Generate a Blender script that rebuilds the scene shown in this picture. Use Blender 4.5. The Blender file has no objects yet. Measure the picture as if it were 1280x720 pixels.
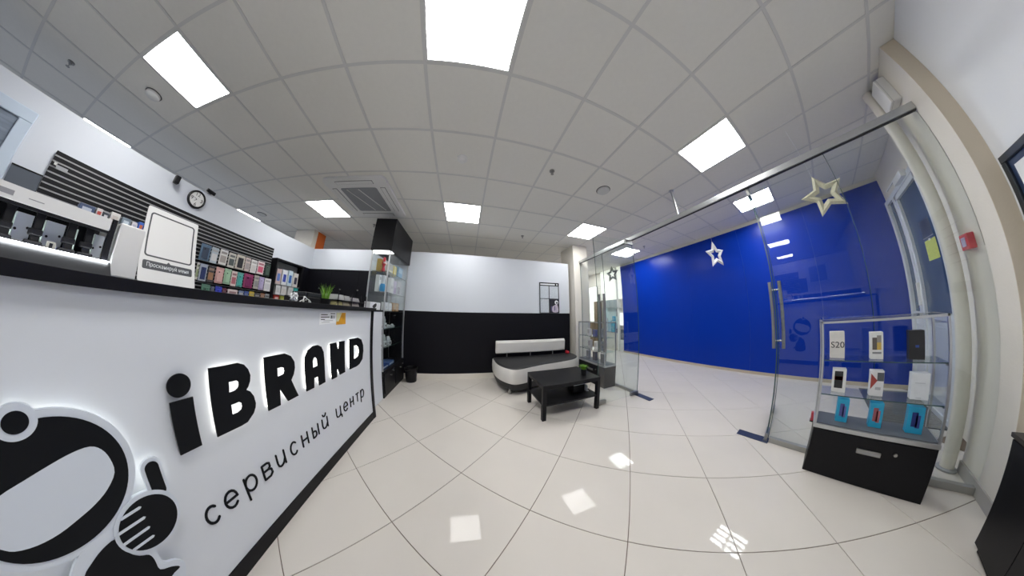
import bpy, bmesh, math, random
import numpy as np
from mathutils import Matrix, Vector
random.seed(7)
R_ = math.radians
scene = bpy.context.scene
COL = scene.collection

# ------------------------------------------------------------------ camera
# wide 360-viewer lens: theta(r) is a polynomial of the distance from the picture centre (mm on a 36 mm wide sensor)
YAW, PITCH, ROLL = 0.24802, 0.1445, 0.01051
K = (0.16429, -0.26336e-2, -1.10675e-4, 3.55852e-6)
H = 1.29208            # camera height
ZC = 2.91319           # ceiling height
cd = bpy.data.cameras.new('camera')
cam = bpy.data.objects.new('camera', cd); COL.objects.link(cam)
cd.type = 'PANO'
cd.sensor_fit = 'HORIZONTAL'; cd.sensor_width = 36.0; cd.sensor_height = 20.25
cd.clip_start = 0.02; cd.clip_end = 100
for tgt in (cd, getattr(cd, 'cycles', None)):
    try:
        tgt.panorama_type = 'FISHEYE_LENS_POLYNOMIAL'
        tgt.fisheye_fov = R_(280)
        tgt.fisheye_polynomial_k0 = 0.0
        # Blender's theta comes out with the opposite sign
        tgt.fisheye_polynomial_k1 = -K[0]; tgt.fisheye_polynomial_k2 = -K[1]
        tgt.fisheye_polynomial_k3 = -K[2]; tgt.fisheye_polynomial_k4 = -K[3]
    except Exception:
        pass
cy, sy, cp, sp = math.cos(YAW), math.sin(YAW), math.cos(PITCH), math.sin(PITCH)
fw = Vector((sy*cp, cy*cp, sp)); rt = Vector((cy, -sy, 0)); up = rt.cross(fw)
c_, s_ = math.cos(ROLL), math.sin(ROLL)
rt2 = c_*rt + s_*up; up2 = -s_*rt + c_*up
cam.matrix_world = Matrix(((rt2.x, up2.x, -fw.x, 0), (rt2.y, up2.y, -fw.y, 0), (rt2.z, up2.z, -fw.z, H), (0, 0, 0, 1)))
scene.camera = cam

# ------------------------------------------------------------------ world, exposure
world = bpy.data.worlds.new('world'); scene.world = world
world.use_nodes = True
world.node_tree.nodes['Background'].inputs[0].default_value = (0.80, 0.86, 1.0, 1)
world.node_tree.nodes['Background'].inputs[1].default_value = 0.12
vs = scene.view_settings
scene.display_settings.display_device = 'sRGB'
vs.view_transform = 'Standard'; vs.look = 'None'; vs.gamma = 1.0; vs.use_curve_mapping = False
vs.exposure = 0.95
LAMP = 11.0            # radiance of the ceiling panels
scene.cycles.use_denoising = True
scene.cycles.max_bounces = 10; scene.cycles.transparent_max_bounces = 16
scene.cycles.caustics_reflective = False; scene.cycles.caustics_refractive = False
scene.cycles.sample_clamp_indirect = 6.0

# ------------------------------------------------------------------ pixel -> place (1280x720 frame)
M3 = np.array([list(rt2), list(up2), list(fw)]); _rt = np.linspace(0, 800, 3201); _m = _rt*36/1280
_tt = K[0]*_m + K[1]*_m**2 + K[2]*_m**3 + K[3]*_m**4
def ray(x, y):
    dx, dy = x-640, 360-y; r = math.hypot(dx, dy) or 1e-9; th = np.interp(r, _rt, _tt)
    return np.array([math.sin(th)*dx/r, math.sin(th)*dy/r, math.cos(th)]) @ M3
def at(x, y, ax, val):
    d = ray(x, y); i = 'xyz'.index(ax); o = (0, 0, H)
    t = (val-o[i])/d[i]
    return Vector((d[0]*t, d[1]*t, H+d[2]*t))
def px(P):
    d = np.array(P, float)-np.array([0, 0, H]); d /= np.linalg.norm(d); v = M3 @ d
    n = math.hypot(v[0], v[1])+1e-12; r = np.interp(math.atan2(n, v[2]), _tt, _rt)
    return 640+r*v[0]/n, 360-r*v[1]/n
def Zm(x0, y0, s, pts): return [(x0+a/s, y0+b/s) for a, b in pts]

# ------------------------------------------------------------------ materials
MATS = {}
def mat(name, col, rough=0.5, metal=0.0, var=0.04, scale=6.0, bump=0.0, bscale=200.0, spec=0.5, emit=None, estr=0.0, coat=0.0):
    if name in MATS: return MATS[name]
    m = bpy.data.materials.new(name); m.use_nodes = True; nt = m.node_tree; b = nt.nodes['Principled BSDF']
    tc = nt.nodes.new('ShaderNodeTexCoord'); n = nt.nodes.new('ShaderNodeTexNoise'); n.inputs['Scale'].default_value = scale
    n.inputs['Detail'].default_value = 4
    mx = nt.nodes.new('ShaderNodeMix'); mx.data_type = 'RGBA'
    nt.links.new(tc.outputs['Object'], n.inputs['Vector']); nt.links.new(n.outputs['Fac'], mx.inputs['Factor'])
    mx.inputs['A'].default_value = (*[max(0, c*(1-var)) for c in col], 1); mx.inputs['B'].default_value = (*[min(1, c*(1+var)) for c in col], 1)
    nt.links.new(mx.outputs['Result'], b.inputs['Base Color'])
    b.inputs['Roughness'].default_value = rough; b.inputs['Metallic'].default_value = metal
    b.inputs['Specular IOR Level'].default_value = spec; b.inputs['Coat Weight'].default_value = coat
    if bump:
        n2 = nt.nodes.new('ShaderNodeTexNoise'); n2.inputs['Scale'].default_value = bscale; nt.links.new(tc.outputs['Object'], n2.inputs['Vector'])
        bp = nt.nodes.new('ShaderNodeBump'); bp.inputs['Strength'].default_value = bump; bp.inputs['Distance'].default_value = 0.002
        nt.links.new(n2.outputs['Fac'], bp.inputs['Height']); nt.links.new(bp.outputs['Normal'], b.inputs['Normal'])
    if emit: b.inputs['Emission Color'].default_value = (*emit, 1); b.inputs['Emission Strength'].default_value = estr
    MATS[name] = m; return m
def glass(name, tint=(0.965, 0.985, 0.98), rough=0.0):
    if name in MATS: return MATS[name]
    m = bpy.data.materials.new(name); m.use_nodes = True; nt = m.node_tree
    for n in list(nt.nodes):
        if n.type != 'OUTPUT_MATERIAL': nt.nodes.remove(n)
    out = nt.nodes['Material Output']; tr = nt.nodes.new('ShaderNodeBsdfTransparent'); gl = nt.nodes.new('ShaderNodeBsdfGlossy')
    fr = nt.nodes.new('ShaderNodeFresnel'); fr.inputs['IOR'].default_value = 1.5
    mix = nt.nodes.new('ShaderNodeMixShader')
    tc = nt.nodes.new('ShaderNodeTexCoord'); no = nt.nodes.new('ShaderNodeTexNoise'); no.inputs['Scale'].default_value = 2.0
    mx = nt.nodes.new('ShaderNodeMix'); mx.data_type = 'RGBA'
    mx.inputs['A'].default_value = (*tint, 1); mx.inputs['B'].default_value = (*[min(1, c*1.01) for c in tint], 1)
    nt.links.new(tc.outputs['Object'], no.inputs['Vector']); nt.links.new(no.outputs['Fac'], mx.inputs['Factor'])
    nt.links.new(mx.outputs['Result'], tr.inputs['Color'])
    gl.inputs['Roughness'].default_value = rough
    ge = nt.nodes.new('ShaderNodeNewGeometry'); ior = nt.nodes.new('ShaderNodeMapRange')   # inner faces of the pane reflect like the outer ones
    ior.inputs['To Min'].default_value = 1.5; ior.inputs['To Max'].default_value = 1/1.5
    nt.links.new(ge.outputs['Backfacing'], ior.inputs['Value']); nt.links.new(ior.outputs['Result'], fr.inputs['IOR'])
    nt.links.new(fr.outputs['Fac'], mix.inputs['Fac']); nt.links.new(tr.outputs[0], mix.inputs[1]); nt.links.new(gl.outputs[0], mix.inputs[2])
    nt.links.new(mix.outputs[0], out.inputs['Surface']); MATS[name] = m; return m
def flat_print(name, paper, ink, sx=40.0, sy_=8.0, thr=0.5):
    """paper with rows of small print"""
    if name in MATS: return MATS[name]
    m = mat(name, paper, 0.6, var=0.01); nt = m.node_tree; b = nt.nodes['Principled BSDF']
    tc = nt.nodes.new('ShaderNodeTexCoord'); w = nt.nodes.new('ShaderNodeTexWave'); w.bands_direction = 'Z'
    w.inputs['Scale'].default_value = sy_; n = nt.nodes.new('ShaderNodeTexNoise'); n.inputs['Scale'].default_value = sx
    a = nt.nodes.new('ShaderNodeMath'); a.operation = 'MULTIPLY'; g = nt.nodes.new('ShaderNodeMath'); g.operation = 'GREATER_THAN'; g.inputs[1].default_value = thr
    nt.links.new(tc.outputs['Object'], w.inputs['Vector']); nt.links.new(tc.outputs['Object'], n.inputs['Vector'])
    nt.links.new(w.outputs['Fac'], a.inputs[0]); nt.links.new(n.outputs['Fac'], a.inputs[1]); nt.links.new(a.outputs[0], g.inputs[0])
    mx = nt.nodes.new('ShaderNodeMix'); mx.data_type = 'RGBA'; mx.inputs['A'].default_value = (*paper, 1); mx.inputs['B'].default_value = (*ink, 1)
    nt.links.new(g.outputs[0], mx.inputs['Factor']); nt.links.new(mx.outputs['Result'], b.inputs['Base Color']); return m

WHITE = mat('white_wall_paint', (0.65, 0.685, 0.745), 0.55, var=0.015, bump=0.15, bscale=120)
FASCIA = mat('white_counter_laminate', (0.69, 0.72, 0.765), 0.4, var=0.02, bump=0.08, bscale=300)
BLACK = mat('black_laminate', (0.008, 0.008, 0.010), 0.38, var=0.2, scale=30, spec=0.2)
BLACKW = mat('black_wall_panel', (0.006, 0.006, 0.009), 0.5, var=0.15, scale=20, spec=0.15)
BLACKP = mat('black_plastic', (0.010, 0.010, 0.012), 0.4, var=0.2, spec=0.25)
GLOSSB = mat('glossy_black_acrylic', (0.008, 0.010, 0.014), 0.25, var=0.2)
SIGNB = mat('black_sign_acrylic', (0.006, 0.007, 0.009), 0.5, var=0.2, spec=0.15)
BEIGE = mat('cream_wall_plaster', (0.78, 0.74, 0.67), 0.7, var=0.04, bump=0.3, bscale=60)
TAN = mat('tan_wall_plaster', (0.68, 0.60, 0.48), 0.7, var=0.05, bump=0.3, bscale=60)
BLUE = mat('cobalt_blue_panel', (0.001, 0.030, 0.34), 0.28, var=0.06, scale=3, bump=0.08, bscale=500, spec=0.16)
TILEM = mat('ceiling_tile_fibre', (0.82, 0.805, 0.76), 0.9, var=0.03, scale=25, bump=0.4, bscale=400)
TBAR = mat('ceiling_grid_bar_paint', (0.67, 0.665, 0.65), 0.6, var=0.03)
GROUT = mat('floor_grout', (0.16, 0.12, 0.09), 0.9, var=0.1)
PORC = mat('polished_cream_porcelain', (0.675, 0.635, 0.585), 0.02, var=0.05, scale=2.2, spec=0.15)
ALU = mat('brushed_aluminium', (0.55, 0.56, 0.57), 0.35, metal=0.9, var=0.05, scale=40)
STEEL = mat('satin_steel', (0.36, 0.36, 0.35), 0.32, metal=1.0, var=0.04, scale=40)
WPLAS = mat('white_plastic', (0.80, 0.80, 0.79), 0.4, var=0.02)
GPLAS = mat('grey_plastic', (0.35, 0.36, 0.38), 0.5, var=0.05)
PAPER = mat('white_paper', (0.82, 0.84, 0.86), 0.7, var=0.02)
GLASS = glass('clear_partition_glass')
GLASS2 = glass('clear_cabinet_glass', (0.97, 0.988, 0.985))
GEDGE = mat('green_glass_edge', (0.05, 0.10, 0.09), 0.15, var=0.1)
LEDW = mat('lamp_diffuser', (0.9, 0.9, 0.9), 0.5, var=0.0, emit=(1.0, 0.99, 0.97), estr=LAMP)
HALO = mat('sign_led', (0.9, 0.9, 0.9), 0.5, var=0.0, emit=(1.0, 0.98, 0.89), estr=2.7)
HALO2 = mat('emblem_led', (0.9, 0.9, 0.9), 0.5, var=0.0, emit=(1.0, 0.97, 0.86), estr=1.2)
LEDSTRIP = mat('case_led_strip', (0.9, 0.9, 0.9), 0.5, var=0.0, emit=(0.92, 0.96, 1.0), estr=12.0)
LEATHW = mat('white_leatherette', (0.74, 0.72, 0.69), 0.45, var=0.03, bump=0.2, bscale=150)
LEATHB = mat('black_leatherette', (0.018, 0.018, 0.020), 0.5, var=0.2, bump=0.3, bscale=150)
GREEN = mat('grass_leaf', (0.16, 0.36, 0.03), 0.5, var=0.7, scale=30)

# ------------------------------------------------------------------ mesh helpers
class MB:
    def __init__(s): s.v = []; s.f = []
    def add(s, vs, fs):
        k = len(s.v); s.v += [tuple(map(float, v)) for v in vs]; s.f += [tuple(i+k for i in f) for f in fs]; return s
    def box(s, x0, x1, y0, y1, z0, z1):
        x0, x1 = min(x0, x1), max(x0, x1); y0, y1 = min(y0, y1), max(y0, y1); z0, z1 = min(z0, z1), max(z0, z1)
        return s.add([(x0,y0,z0),(x1,y0,z0),(x1,y1,z0),(x0,y1,z0),(x0,y0,z1),(x1,y0,z1),(x1,y1,z1),(x0,y1,z1)],
                     [(0,3,2,1),(4,5,6,7),(0,1,5,4),(1,2,6,5),(2,3,7,6),(3,0,4,7)])
    def prism(s, bot, top):
        n = len(bot)
        return s.add(list(bot)+list(top), [tuple(range(n))[::-1], tuple(range(n, 2*n))]+[(i, (i+1) % n, n+(i+1) % n, n+i) for i in range(n)])
    def tube(s, p, q, r, seg=12, r2=None):
        p, q = Vector(p), Vector(q); d = (q-p).normalized(); a = d.orthogonal().normalized(); b = d.cross(a); r2 = r if r2 is None else r2
        cs = [(math.cos(2*math.pi*i/seg), math.sin(2*math.pi*i/seg)) for i in range(seg)]
        return s.prism([p+a*c*r+b*t*r for c, t in cs], [q+a*c*r2+b*t*r2 for c, t in cs])
    def path(s, pts, r, seg=8):
        for a, b in zip(pts, pts[1:]): s.tube(a, b, r, seg)
        return s
    def lathe(s, prof, c, seg=24, ax='z'):
        vs = []; fs = []; n = len(prof)
        for i in range(seg):
            a = 2*math.pi*i/seg
            for r, h in prof:
                if ax == 'z': vs.append((c[0]+r*math.cos(a), c[1]+r*math.sin(a), c[2]+h))
                elif ax == 'x': vs.append((c[0]+h, c[1]+r*math.cos(a), c[2]+r*math.sin(a)))
                else: vs.append((c[0]+r*math.sin(a), c[1]+h, c[2]+r*math.cos(a)))
        for i in range(seg):
            j = (i+1) % seg
            for k in range(n-1): fs.append((i*n+k, j*n+k, j*n+k+1, i*n+k+1))
        return s.add(vs, fs)
    def mesh(s, name, m, smooth=False):
        me = bpy.data.meshes.new(name); me.from_pydata(s.v, [], s.f); me.materials.append(m)
        bm = bmesh.new(); bm.from_mesh(me); bmesh.ops.remove_doubles(bm, verts=bm.verts, dist=1e-6); bmesh.ops.recalc_face_normals(bm, faces=bm.faces); bm.to_mesh(me); bm.free()
        if smooth:
            for p in me.polygons: p.use_smooth = True
            try: me.set_sharp_from_angle(angle=R_(40))
            except Exception: pass
        return me
    def build(s, name, m, parent=None, smooth=False, bevel=0.0):
        return link(name, s.mesh(name, m, smooth), parent, bevel)
def link(name, me, parent=None, bevel=0.0):
    o = bpy.data.objects.new(name, me); COL.objects.link(o)
    if parent is not None:
        o.parent = parent; o.matrix_parent_inverse = Matrix.Translation(-world_loc(parent))
    if bevel:
        md = o.modifiers.new('bevel', 'BEVEL'); md.width = bevel; md.segments = 2; md.limit_method = 'ANGLE'
    return o
def world_loc(o):
    return Vector(o.location) if o.type == 'EMPTY' else Vector((0, 0, 0))
def tag(o, label, cat, group=None):
    o['label'] = label; o['category'] = cat
    if group: o['group'] = group
    return o
def thing(name, label, cat, loc=(0, 0, 0), group=None):
    o = bpy.data.objects.new(name, None); COL.objects.link(o); o.location = loc; o.empty_display_size = 0.05
    return tag(o, label, cat, group)
def struct(o): o['kind'] = 'structure'; return o
def box(name, m, b, parent=None, bevel=0.0): return MB().box(*b).build(name, m, parent, bevel=bevel)

PLANES = {  # frame name: (u, v, normal) as world vectors
    '+x': ((0, 1, 0), (0, 0, 1), (1, 0, 0)),      # faces +x, reads along +y
    '-y': ((1, 0, 0), (0, 0, 1), (0, -1, 0)),     # faces -y, reads along +x
    '-x': ((0, -1, 0), (0, 0, 1), (-1, 0, 0)),    # faces -x, reads along -y
    '+y': ((-1, 0, 0), (0, 0, 1), (0, 1, 0)),     # faces +y
}
def frame(origin, plane, lean=None):
    u, v, n = [Vector(q) for q in (PLANES[plane] if isinstance(plane, str) else plane)]
    return Matrix(((u.x, v.x, n.x, origin[0]), (u.y, v.y, n.y, origin[1]), (u.z, v.z, n.z, origin[2]), (0, 0, 0, 1)))
def curve_mesh(cu, F, m):
    o = bpy.data.objects.new('tmp', cu); COL.objects.link(o)
    dg = bpy.context.evaluated_depsgraph_get(); me = bpy.data.meshes.new_from_object(o.evaluated_get(dg))
    bpy.data.objects.remove(o); bpy.data.curves.remove(cu)
    me.transform(F); me.materials.clear(); me.materials.append(m); return me
def shape(name, loops, F, depth, m, parent=None, offset=0.0):
    """flat outline (first loop) with holes, in frame F, front face at +depth"""
    cu = bpy.data.curves.new('tmp', 'CURVE'); cu.dimensions = '2D'; cu.fill_mode = 'BOTH'; cu.extrude = depth/2; cu.offset = offset
    for lp in loops:
        sp = cu.splines.new('POLY'); sp.points.add(len(lp)-1); sp.use_cyclic_u = True
        for p, q in zip(sp.points, lp): p.co = (q[0], q[1], 0, 1)
    return link(name, curve_mesh(cu, F @ Matrix.Translation((0, 0, depth/2)), m), parent)
def text(name, s, F, size, m, parent=None, depth=0.002, align='LEFT', fit=None, offset=0.0):
    """fit = (u0, u1, v0, v1): stretch the letters into that box"""
    cu = bpy.data.curves.new('tmp', 'FONT'); cu.body = s; cu.size = size; cu.extrude = depth/2; cu.align_x = align; cu.offset = offset
    cu.resolution_u = 4
    me = curve_mesh(cu, Matrix.Identity(4), m)
    if fit and len(me.vertices):
        xs = [v.co.x for v in me.vertices]; ys = [v.co.y for v in me.vertices]
        sx = (fit[1]-fit[0])/max(1e-6, max(xs)-min(xs)); sy2 = (fit[3]-fit[2])/max(1e-6, max(ys)-min(ys))
        me.transform(Matrix.Translation((fit[0], fit[2], 0)) @ Matrix.Diagonal((sx, sy2, 1, 1)) @ Matrix.Translation((-min(xs), -min(ys), 0)))
    me.transform(F @ Matrix.Translation((0, 0, depth/2)))
    return link(name, me, parent)
def circ(cx, cy_, r, n=40, r2=None, a0=0.0, tilt=0.0):
    r2 = r if r2 is None else r2; out = []
    for i in range(n):
        a = 2*math.pi*i/n+a0; x, y = r*math.cos(a), r2*math.sin(a)
        out.append((cx+x*math.cos(tilt)-y*math.sin(tilt), cy_+x*math.sin(tilt)+y*math.cos(tilt)))
    return out
def rrect(x0, x1, y0, y1, r, n=5):
    out = []
    for cx, cy_, a0 in ((x1-r, y1-r, 0), (x0+r, y1-r, 90), (x0+r, y0+r, 180), (x1-r, y0+r, 270)):
        for i in range(n+1): a = R_(a0+90*i/n); out.append((cx+r*math.cos(a), cy_+r*math.sin(a)))
    return out
def smooth_loop(pts, n=4):
    out = []; N = len(pts)
    for i in range(N):
        p0, p1, p2, p3 = pts[i-1], pts[i], pts[(i+1) % N], pts[(i+2) % N]
        for k in range(n):
            t = k/n; out.append(tuple(0.5*((2*p1[j])+(-p0[j]+p2[j])*t+(2*p0[j]-5*p1[j]+4*p2[j]-p3[j])*t*t+(-p0[j]+3*p1[j]-3*p2[j]+p3[j])*t**3) for j in (0, 1)))
    return out

# ================================================================== SETTING
XL, YB, YR, XG, XB, YE = -3.45, 3.57, -1.36, 2.52, 4.93, -1.50   # left wall, back wall, rear wall, glass, blue wall, end wall
WT = 2.47                                                        # top of the low partitions

# ---- floor: diagonal 60 cm porcelain tiles on grout
floor = struct(box('floor', GROUT, (-3.6, 9.0, -1.75, 9.0, -0.06, -0.004)))
PSI = -0.78965; T = 0.6; fx0, fy0 = -0.81291*T, 2.89393*T
hw = 0.2977
tile_mesh = MB().box(-hw, hw, -hw, hw, -0.012, 0).mesh('floor_tile', PORC)
bm = bmesh.new(); bm.from_mesh(tile_mesh); bmesh.ops.bevel(bm, geom=[e for e in bm.edges if all(v.co.z > -0.001 for v in e.verts)], offset=0.0012, segments=1, affect='EDGES'); bm.to_mesh(tile_mesh); bm.free()
rest = MB(); ca, sa = math.cos(PSI), math.sin(PSI)
for a in range(-14, 22):
    for b in range(-14, 22):
        u, v = (b+0.5)*T, (a+0.5)*T; X = fx0+u*ca-v*sa; Y = fy0+u*sa+v*ca
        if not (-3.2 < X < 8.6 and -1.5 < Y < 8.7): continue
        if -1.35 < X < 5.15 and -1.5 < Y < 4.9:
            o = bpy.data.objects.new('floor_tile', tile_mesh); COL.objects.link(o); o.parent = floor; o.location = (X, Y, 0); o.rotation_euler = (0, 0, PSI)
        else:
            rest.prism([(X+p*ca-q*sa, Y+p*sa+q*ca, -0.012) for p, q in ((-hw,-hw),(hw,-hw),(hw,hw),(-hw,hw))], [(X+p*ca-q*sa, Y+p*sa+q*ca, 0) for p, q in ((-hw,-hw),(hw,-hw),(hw,hw),(-hw,hw))])
o = rest.build('far_floor_tiles', PORC, floor); o['kind'] = 'stuff'

# ---- ceiling: 60 cm lay-in grid
GX, GY = -0.78193*T, 1.05224*T
ceil = struct(box('ceiling', TILEM, (-6.6, 9.0, -1.75, 9.0, ZC+0.06, ZC+0.12)))
lamps = {(-4, -1): 'r', (0, -1): 'r', (4, -1): 'r', (-4, 3): 'r', (0, 3): 'r', (4, 3): 'r', (7, -1): 'h', (7, 4): 'h', (7, 8): 'h', (-8, -1): 'o', (-8, 3): 'o', (7, 12): 'h'}
ct_mesh = MB().box(-0.293, 0.293, -0.293, 0.293, 0, 0.015).mesh('ceiling_tile', TILEM)
rest = MB()
for c in range(-10, 15):
    for r in range(-4, 13):
        if (c, r) in lamps: continue
        X, Y = GX+T*(c+.5), GY+T*(r+.5)
        if X < -6.5 or X > 8.9 or Y < -1.7 or Y > 8.9: continue
        x, y = px((X, Y, ZC))
        if -60 < x < 1340 and -70 < y < 335 and -9 < c < 9 and r < 8:
            o = bpy.data.objects.new('ceiling_tile', ct_mesh); COL.objects.link(o); o.parent = ceil; o.location = (X, Y, ZC+0.004)
        else: rest.box(X-.293, X+.293, Y-.293, Y+.293, ZC+0.004, ZC+0.02)
o = rest.build('far_ceiling_tiles', TILEM, ceil); o['kind'] = 'stuff'
for c in range(-10, 16):
    X = GX+T*c
    if -6.6 < X < 8.95: MB().box(X-.012, X+.012, -1.72, 8.95, ZC, ZC+.03).build('grid_bar', TBAR, ceil)
for r in range(-3, 14):
    Y = GY+T*r
    if -1.7 < Y < 8.9: MB().box(-6.55, 8.95, Y-.012, Y+.012, ZC+.0005, ZC+.03).build('grid_bar', TBAR, ceil)

# ---- walls
wall_back = struct(box('wall_back', WHITE, (XL, 2.28, YB, YB+.1, 0, WT)))
box('black_panel', BLACKW, (-1.545, 2.278, YB-.006, YB+.01, .10, 1.30), wall_back)
struct(box('baseboard_back', BEIGE, (-1.19, 2.28, YB-.018, YB, 0, .105)))
wall_left = struct(box('wall_left', WHITE, (XL-.1, XL, YR, YB+.1, 0, WT)))
struct(box('wall_rear', mat('light_lifted_white_paint', (0.80, 0.82, 0.86), 0.55, var=0.015, bump=0.15, bscale=120), (XL-.1, 2.301, YR-.1, YR, 0, ZC)))  # lighter copy of the wall white, standing in for light missing here
pier = struct(box('wall_pier', BEIGE, (2.30, 2.80, YE-.1, -1.25, 0, ZC)))
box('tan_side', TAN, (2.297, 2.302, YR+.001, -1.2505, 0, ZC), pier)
struct(box('baseboard_right', mat('grey_skirting_tile', (0.42, 0.41, 0.39), 0.4, var=0.05), (2.285, 2.80, -1.255, -1.235, 0, .085)))
wall_end = struct(box('wall_end', BEIGE, (2.80, 5.1, YE-.1, YE, 0, ZC)))
wall_blue = struct(box('wall_blue', BEIGE, (XB, XB+.12, YE-.1, 4.39, 0, ZC)))
ys = [YE+.002, -0.30, 0.93, 2.16, 3.39, 4.388]
for a, b in zip(ys, ys[1:]): box('blue_panel', BLUE, (XB-.012, XB+.01, a, b-.0012, .055, 2.845), wall_blue)
struct(box('baseboard_blue', mat('beige_skirting', (0.48, 0.42, 0.34), 0.5, var=0.05), (XB-.022, XB, YE, 4.39, 0, .055)))
column = struct(MB().box(2.34, 2.74, 3.42, 3.98, 0, ZC).build('wall_column', BEIGE))
struct(box('baseboard_column', BEIGE, (2.33, 2.75, 3.41, 3.99, 0, .08)))

# ================================================================== CEILING FIXTURES
LAMPF = mat('lamp_frame_paint', (0.75, 0.75, 0.75), 0.5, var=0.01)
LNAME = {(-4, -1): 'above the white counter', (0, -1): 'over the middle of the shop floor', (4, -1): 'beside the glass partition rail, over the doorway',
         (-4, 3): 'beside the air conditioner', (0, 3): 'above the black and white back wall', (4, 3): 'next to the cream column',
         (7, -1): 'outside the glass beside the blue wall', (7, 4): 'outside the glass above the far end of the blue wall', (7, 8): 'far down the corridor past the column',
         (-8, -1): 'behind the low partition, above the grey framed picture', (-8, 3): 'behind the low partition past the wall clock', (7, 12): 'at the far end of the corridor'}
for (c, r), kind in lamps.items():
    X, Y = GX+T*c, GY+T*r
    hall = kind == 'h'
    t = thing('ceiling_light', ('louvred square fluorescent ceiling light ' if hall else 'square white LED ceiling light panel ')+LNAME[(c, r)], 'ceiling light', (X+.3, Y+.3, ZC), 'square ceiling lights')
    MB().box(X+.012, X+.588, Y+.012, Y+.024, ZC-.003, ZC+.03).box(X+.012, X+.588, Y+.576, Y+.588, ZC-.003, ZC+.03).box(X+.012, X+.024, Y+.024, Y+.576, ZC-.003, ZC+.03).box(X+.576, X+.588, Y+.024, Y+.576, ZC-.003, ZC+.03).build('frame', LAMPF, t)
    if hall:
        box('housing', LAMPF, (X+.024, X+.576, Y+.024, Y+.576, ZC+.02, ZC+.03), t)
        for k in range(4): box('tube', mat('fluorescent_tube', (0.9, 0.9, 0.9), 0.5, var=0.0, emit=(0.97, 0.99, 1.0), estr=LAMP*2.2), (X+.06+.135*k, X+.06+.135*k+.07, Y+.03, Y+.57, ZC+.006, ZC+.016), t)
        for k in range(4): box('louvre', LAMPF, (X+.024, X+.576, Y+.118+.12*k, Y+.121+.12*k, ZC-.002, ZC+.018), t)
    else:
        box('diffuser', LEDW, (X+.024, X+.576, Y+.024, Y+.576, ZC-.001, ZC+.02), t)

# ---- cassette air conditioner
ax0, ax1, ay0, ay1, az = -2.10, -1.16, 1.90, 2.94, ZC-.035
acx, acy = (ax0+ax1)/2, (ay0+ay1)/2
ac = thing('air_conditioner', 'square white cassette air conditioner set into the ceiling', 'air conditioner', (acx, acy, ZC))
FC = frame((0, 0, az), ((1, 0, 0), (0, -1, 0), (0, 0, -1)))
ACW = mat('air_conditioner_plastic', (0.78, 0.78, 0.77), 0.45, var=0.02)
o = shape('cover', [[(x, -y) for x, y in rrect(ax0, ax1, ay0, ay1, .07)]], frame((0, 0, ZC), ((1, 0, 0), (0, -1, 0), (0, 0, -1))), .035, ACW, ac)
o.modifiers.new('bevel', 'BEVEL').width = .012
gx0, gx1, gy0, gy1 = ax0+.19, ax1-.19, ay0+.21, ay1-.21
g = shape('grille', [[(x, -y) for x, y in rrect(gx0, gx1, gy0, gy1, .03)]], FC, .004, mat('air_grille_mesh', (0.30, 0.31, 0.33), 0.7, var=0.06, scale=60, bump=1.0, bscale=600), ac)
for k in (0.33, 0.66):
    xx = gx0+(gx1-gx0)*k; MB().prism([(xx-.1, gy0+.03, az-.004), (xx-.085, gy0+.03, az-.004), (xx+.115, gy1-.03, az-.004), (xx+.10, gy1-.03, az-.004)], [(xx-.1, gy0+.03, az-.008), (xx-.085, gy0+.03, az-.008), (xx+.115, gy1-.03, az-.008), (xx+.10, gy1-.03, az-.008)]).build('grille_rib', ACW, g)
SLOT = mat('vent_slot_shadow', (0.10, 0.10, 0.10), 0.6)
for (a, b, c, d) in ((gx0, gx1, ay0+.06, ay0+.13), (gx0, gx1, ay1-.13, ay1-.06), (ax0+.06, ax0+.13, gy0, gy1), (ax1-.13, ax1-.06, gy0, gy1)):
    v = box('air_slot', SLOT, (a, b, c, d, az-.003, az+.002), ac)
    box('flap', ACW, (a+.006, b-.006, c+.006, d-.006, az-.008, az), v, bevel=.003)
# ---- detectors, speakers, sprinklers on the ceiling
def ceiling_disc(name, label, cat, X, Y, prof, m, ring=None):
    t = thing(name, label, cat, (X, Y, ZC))
    MB().lathe([(r, -h) for r, h in prof], (X, Y, ZC)).build('housing', m, t, smooth=True)
    if ring: MB().lathe([(ring, -.001), (ring+.008, -.003), (ring+.010, 0.002)], (X, Y, ZC)).build('gap_ring', SLOT, t)
    return t
dome = [(.055, -.004), (.055, .018), (.035, .022), (.035, .04), (.03, .05), (0, .052)]
ceiling_disc('smoke_detector', 'round cream smoke detector on the ceiling above the back wall', 'smoke detector', -.174, 1.553, dome, WPLAS)
t = ceiling_disc('smoke_detector', 'round white detector on the ceiling beside the light above the counter', 'smoke detector', -3.196, .317, [(.07, -.004), (.07, .02), (.05, .035), (0, .037)], WPLAS, .07)
t = ceiling_disc('ceiling_vent', 'round white air vent disc in the ceiling near the partition rail', 'vent', 1.648, 1.552, [(.085, -.004), (.085, .012), (.075, .022), (0, .026)], mat('vent_white', (.62, .62, .60), .5), .085)
ceiling_disc('ceiling_vent', 'round white vent disc behind the low left partition past the clock', 'vent', -4.30, 2.739, [(.085, -.004), (.085, .012), (.075, .022), (0, .026)], mat('vent_white', (.62, .62, .60), .5), .085)
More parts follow.
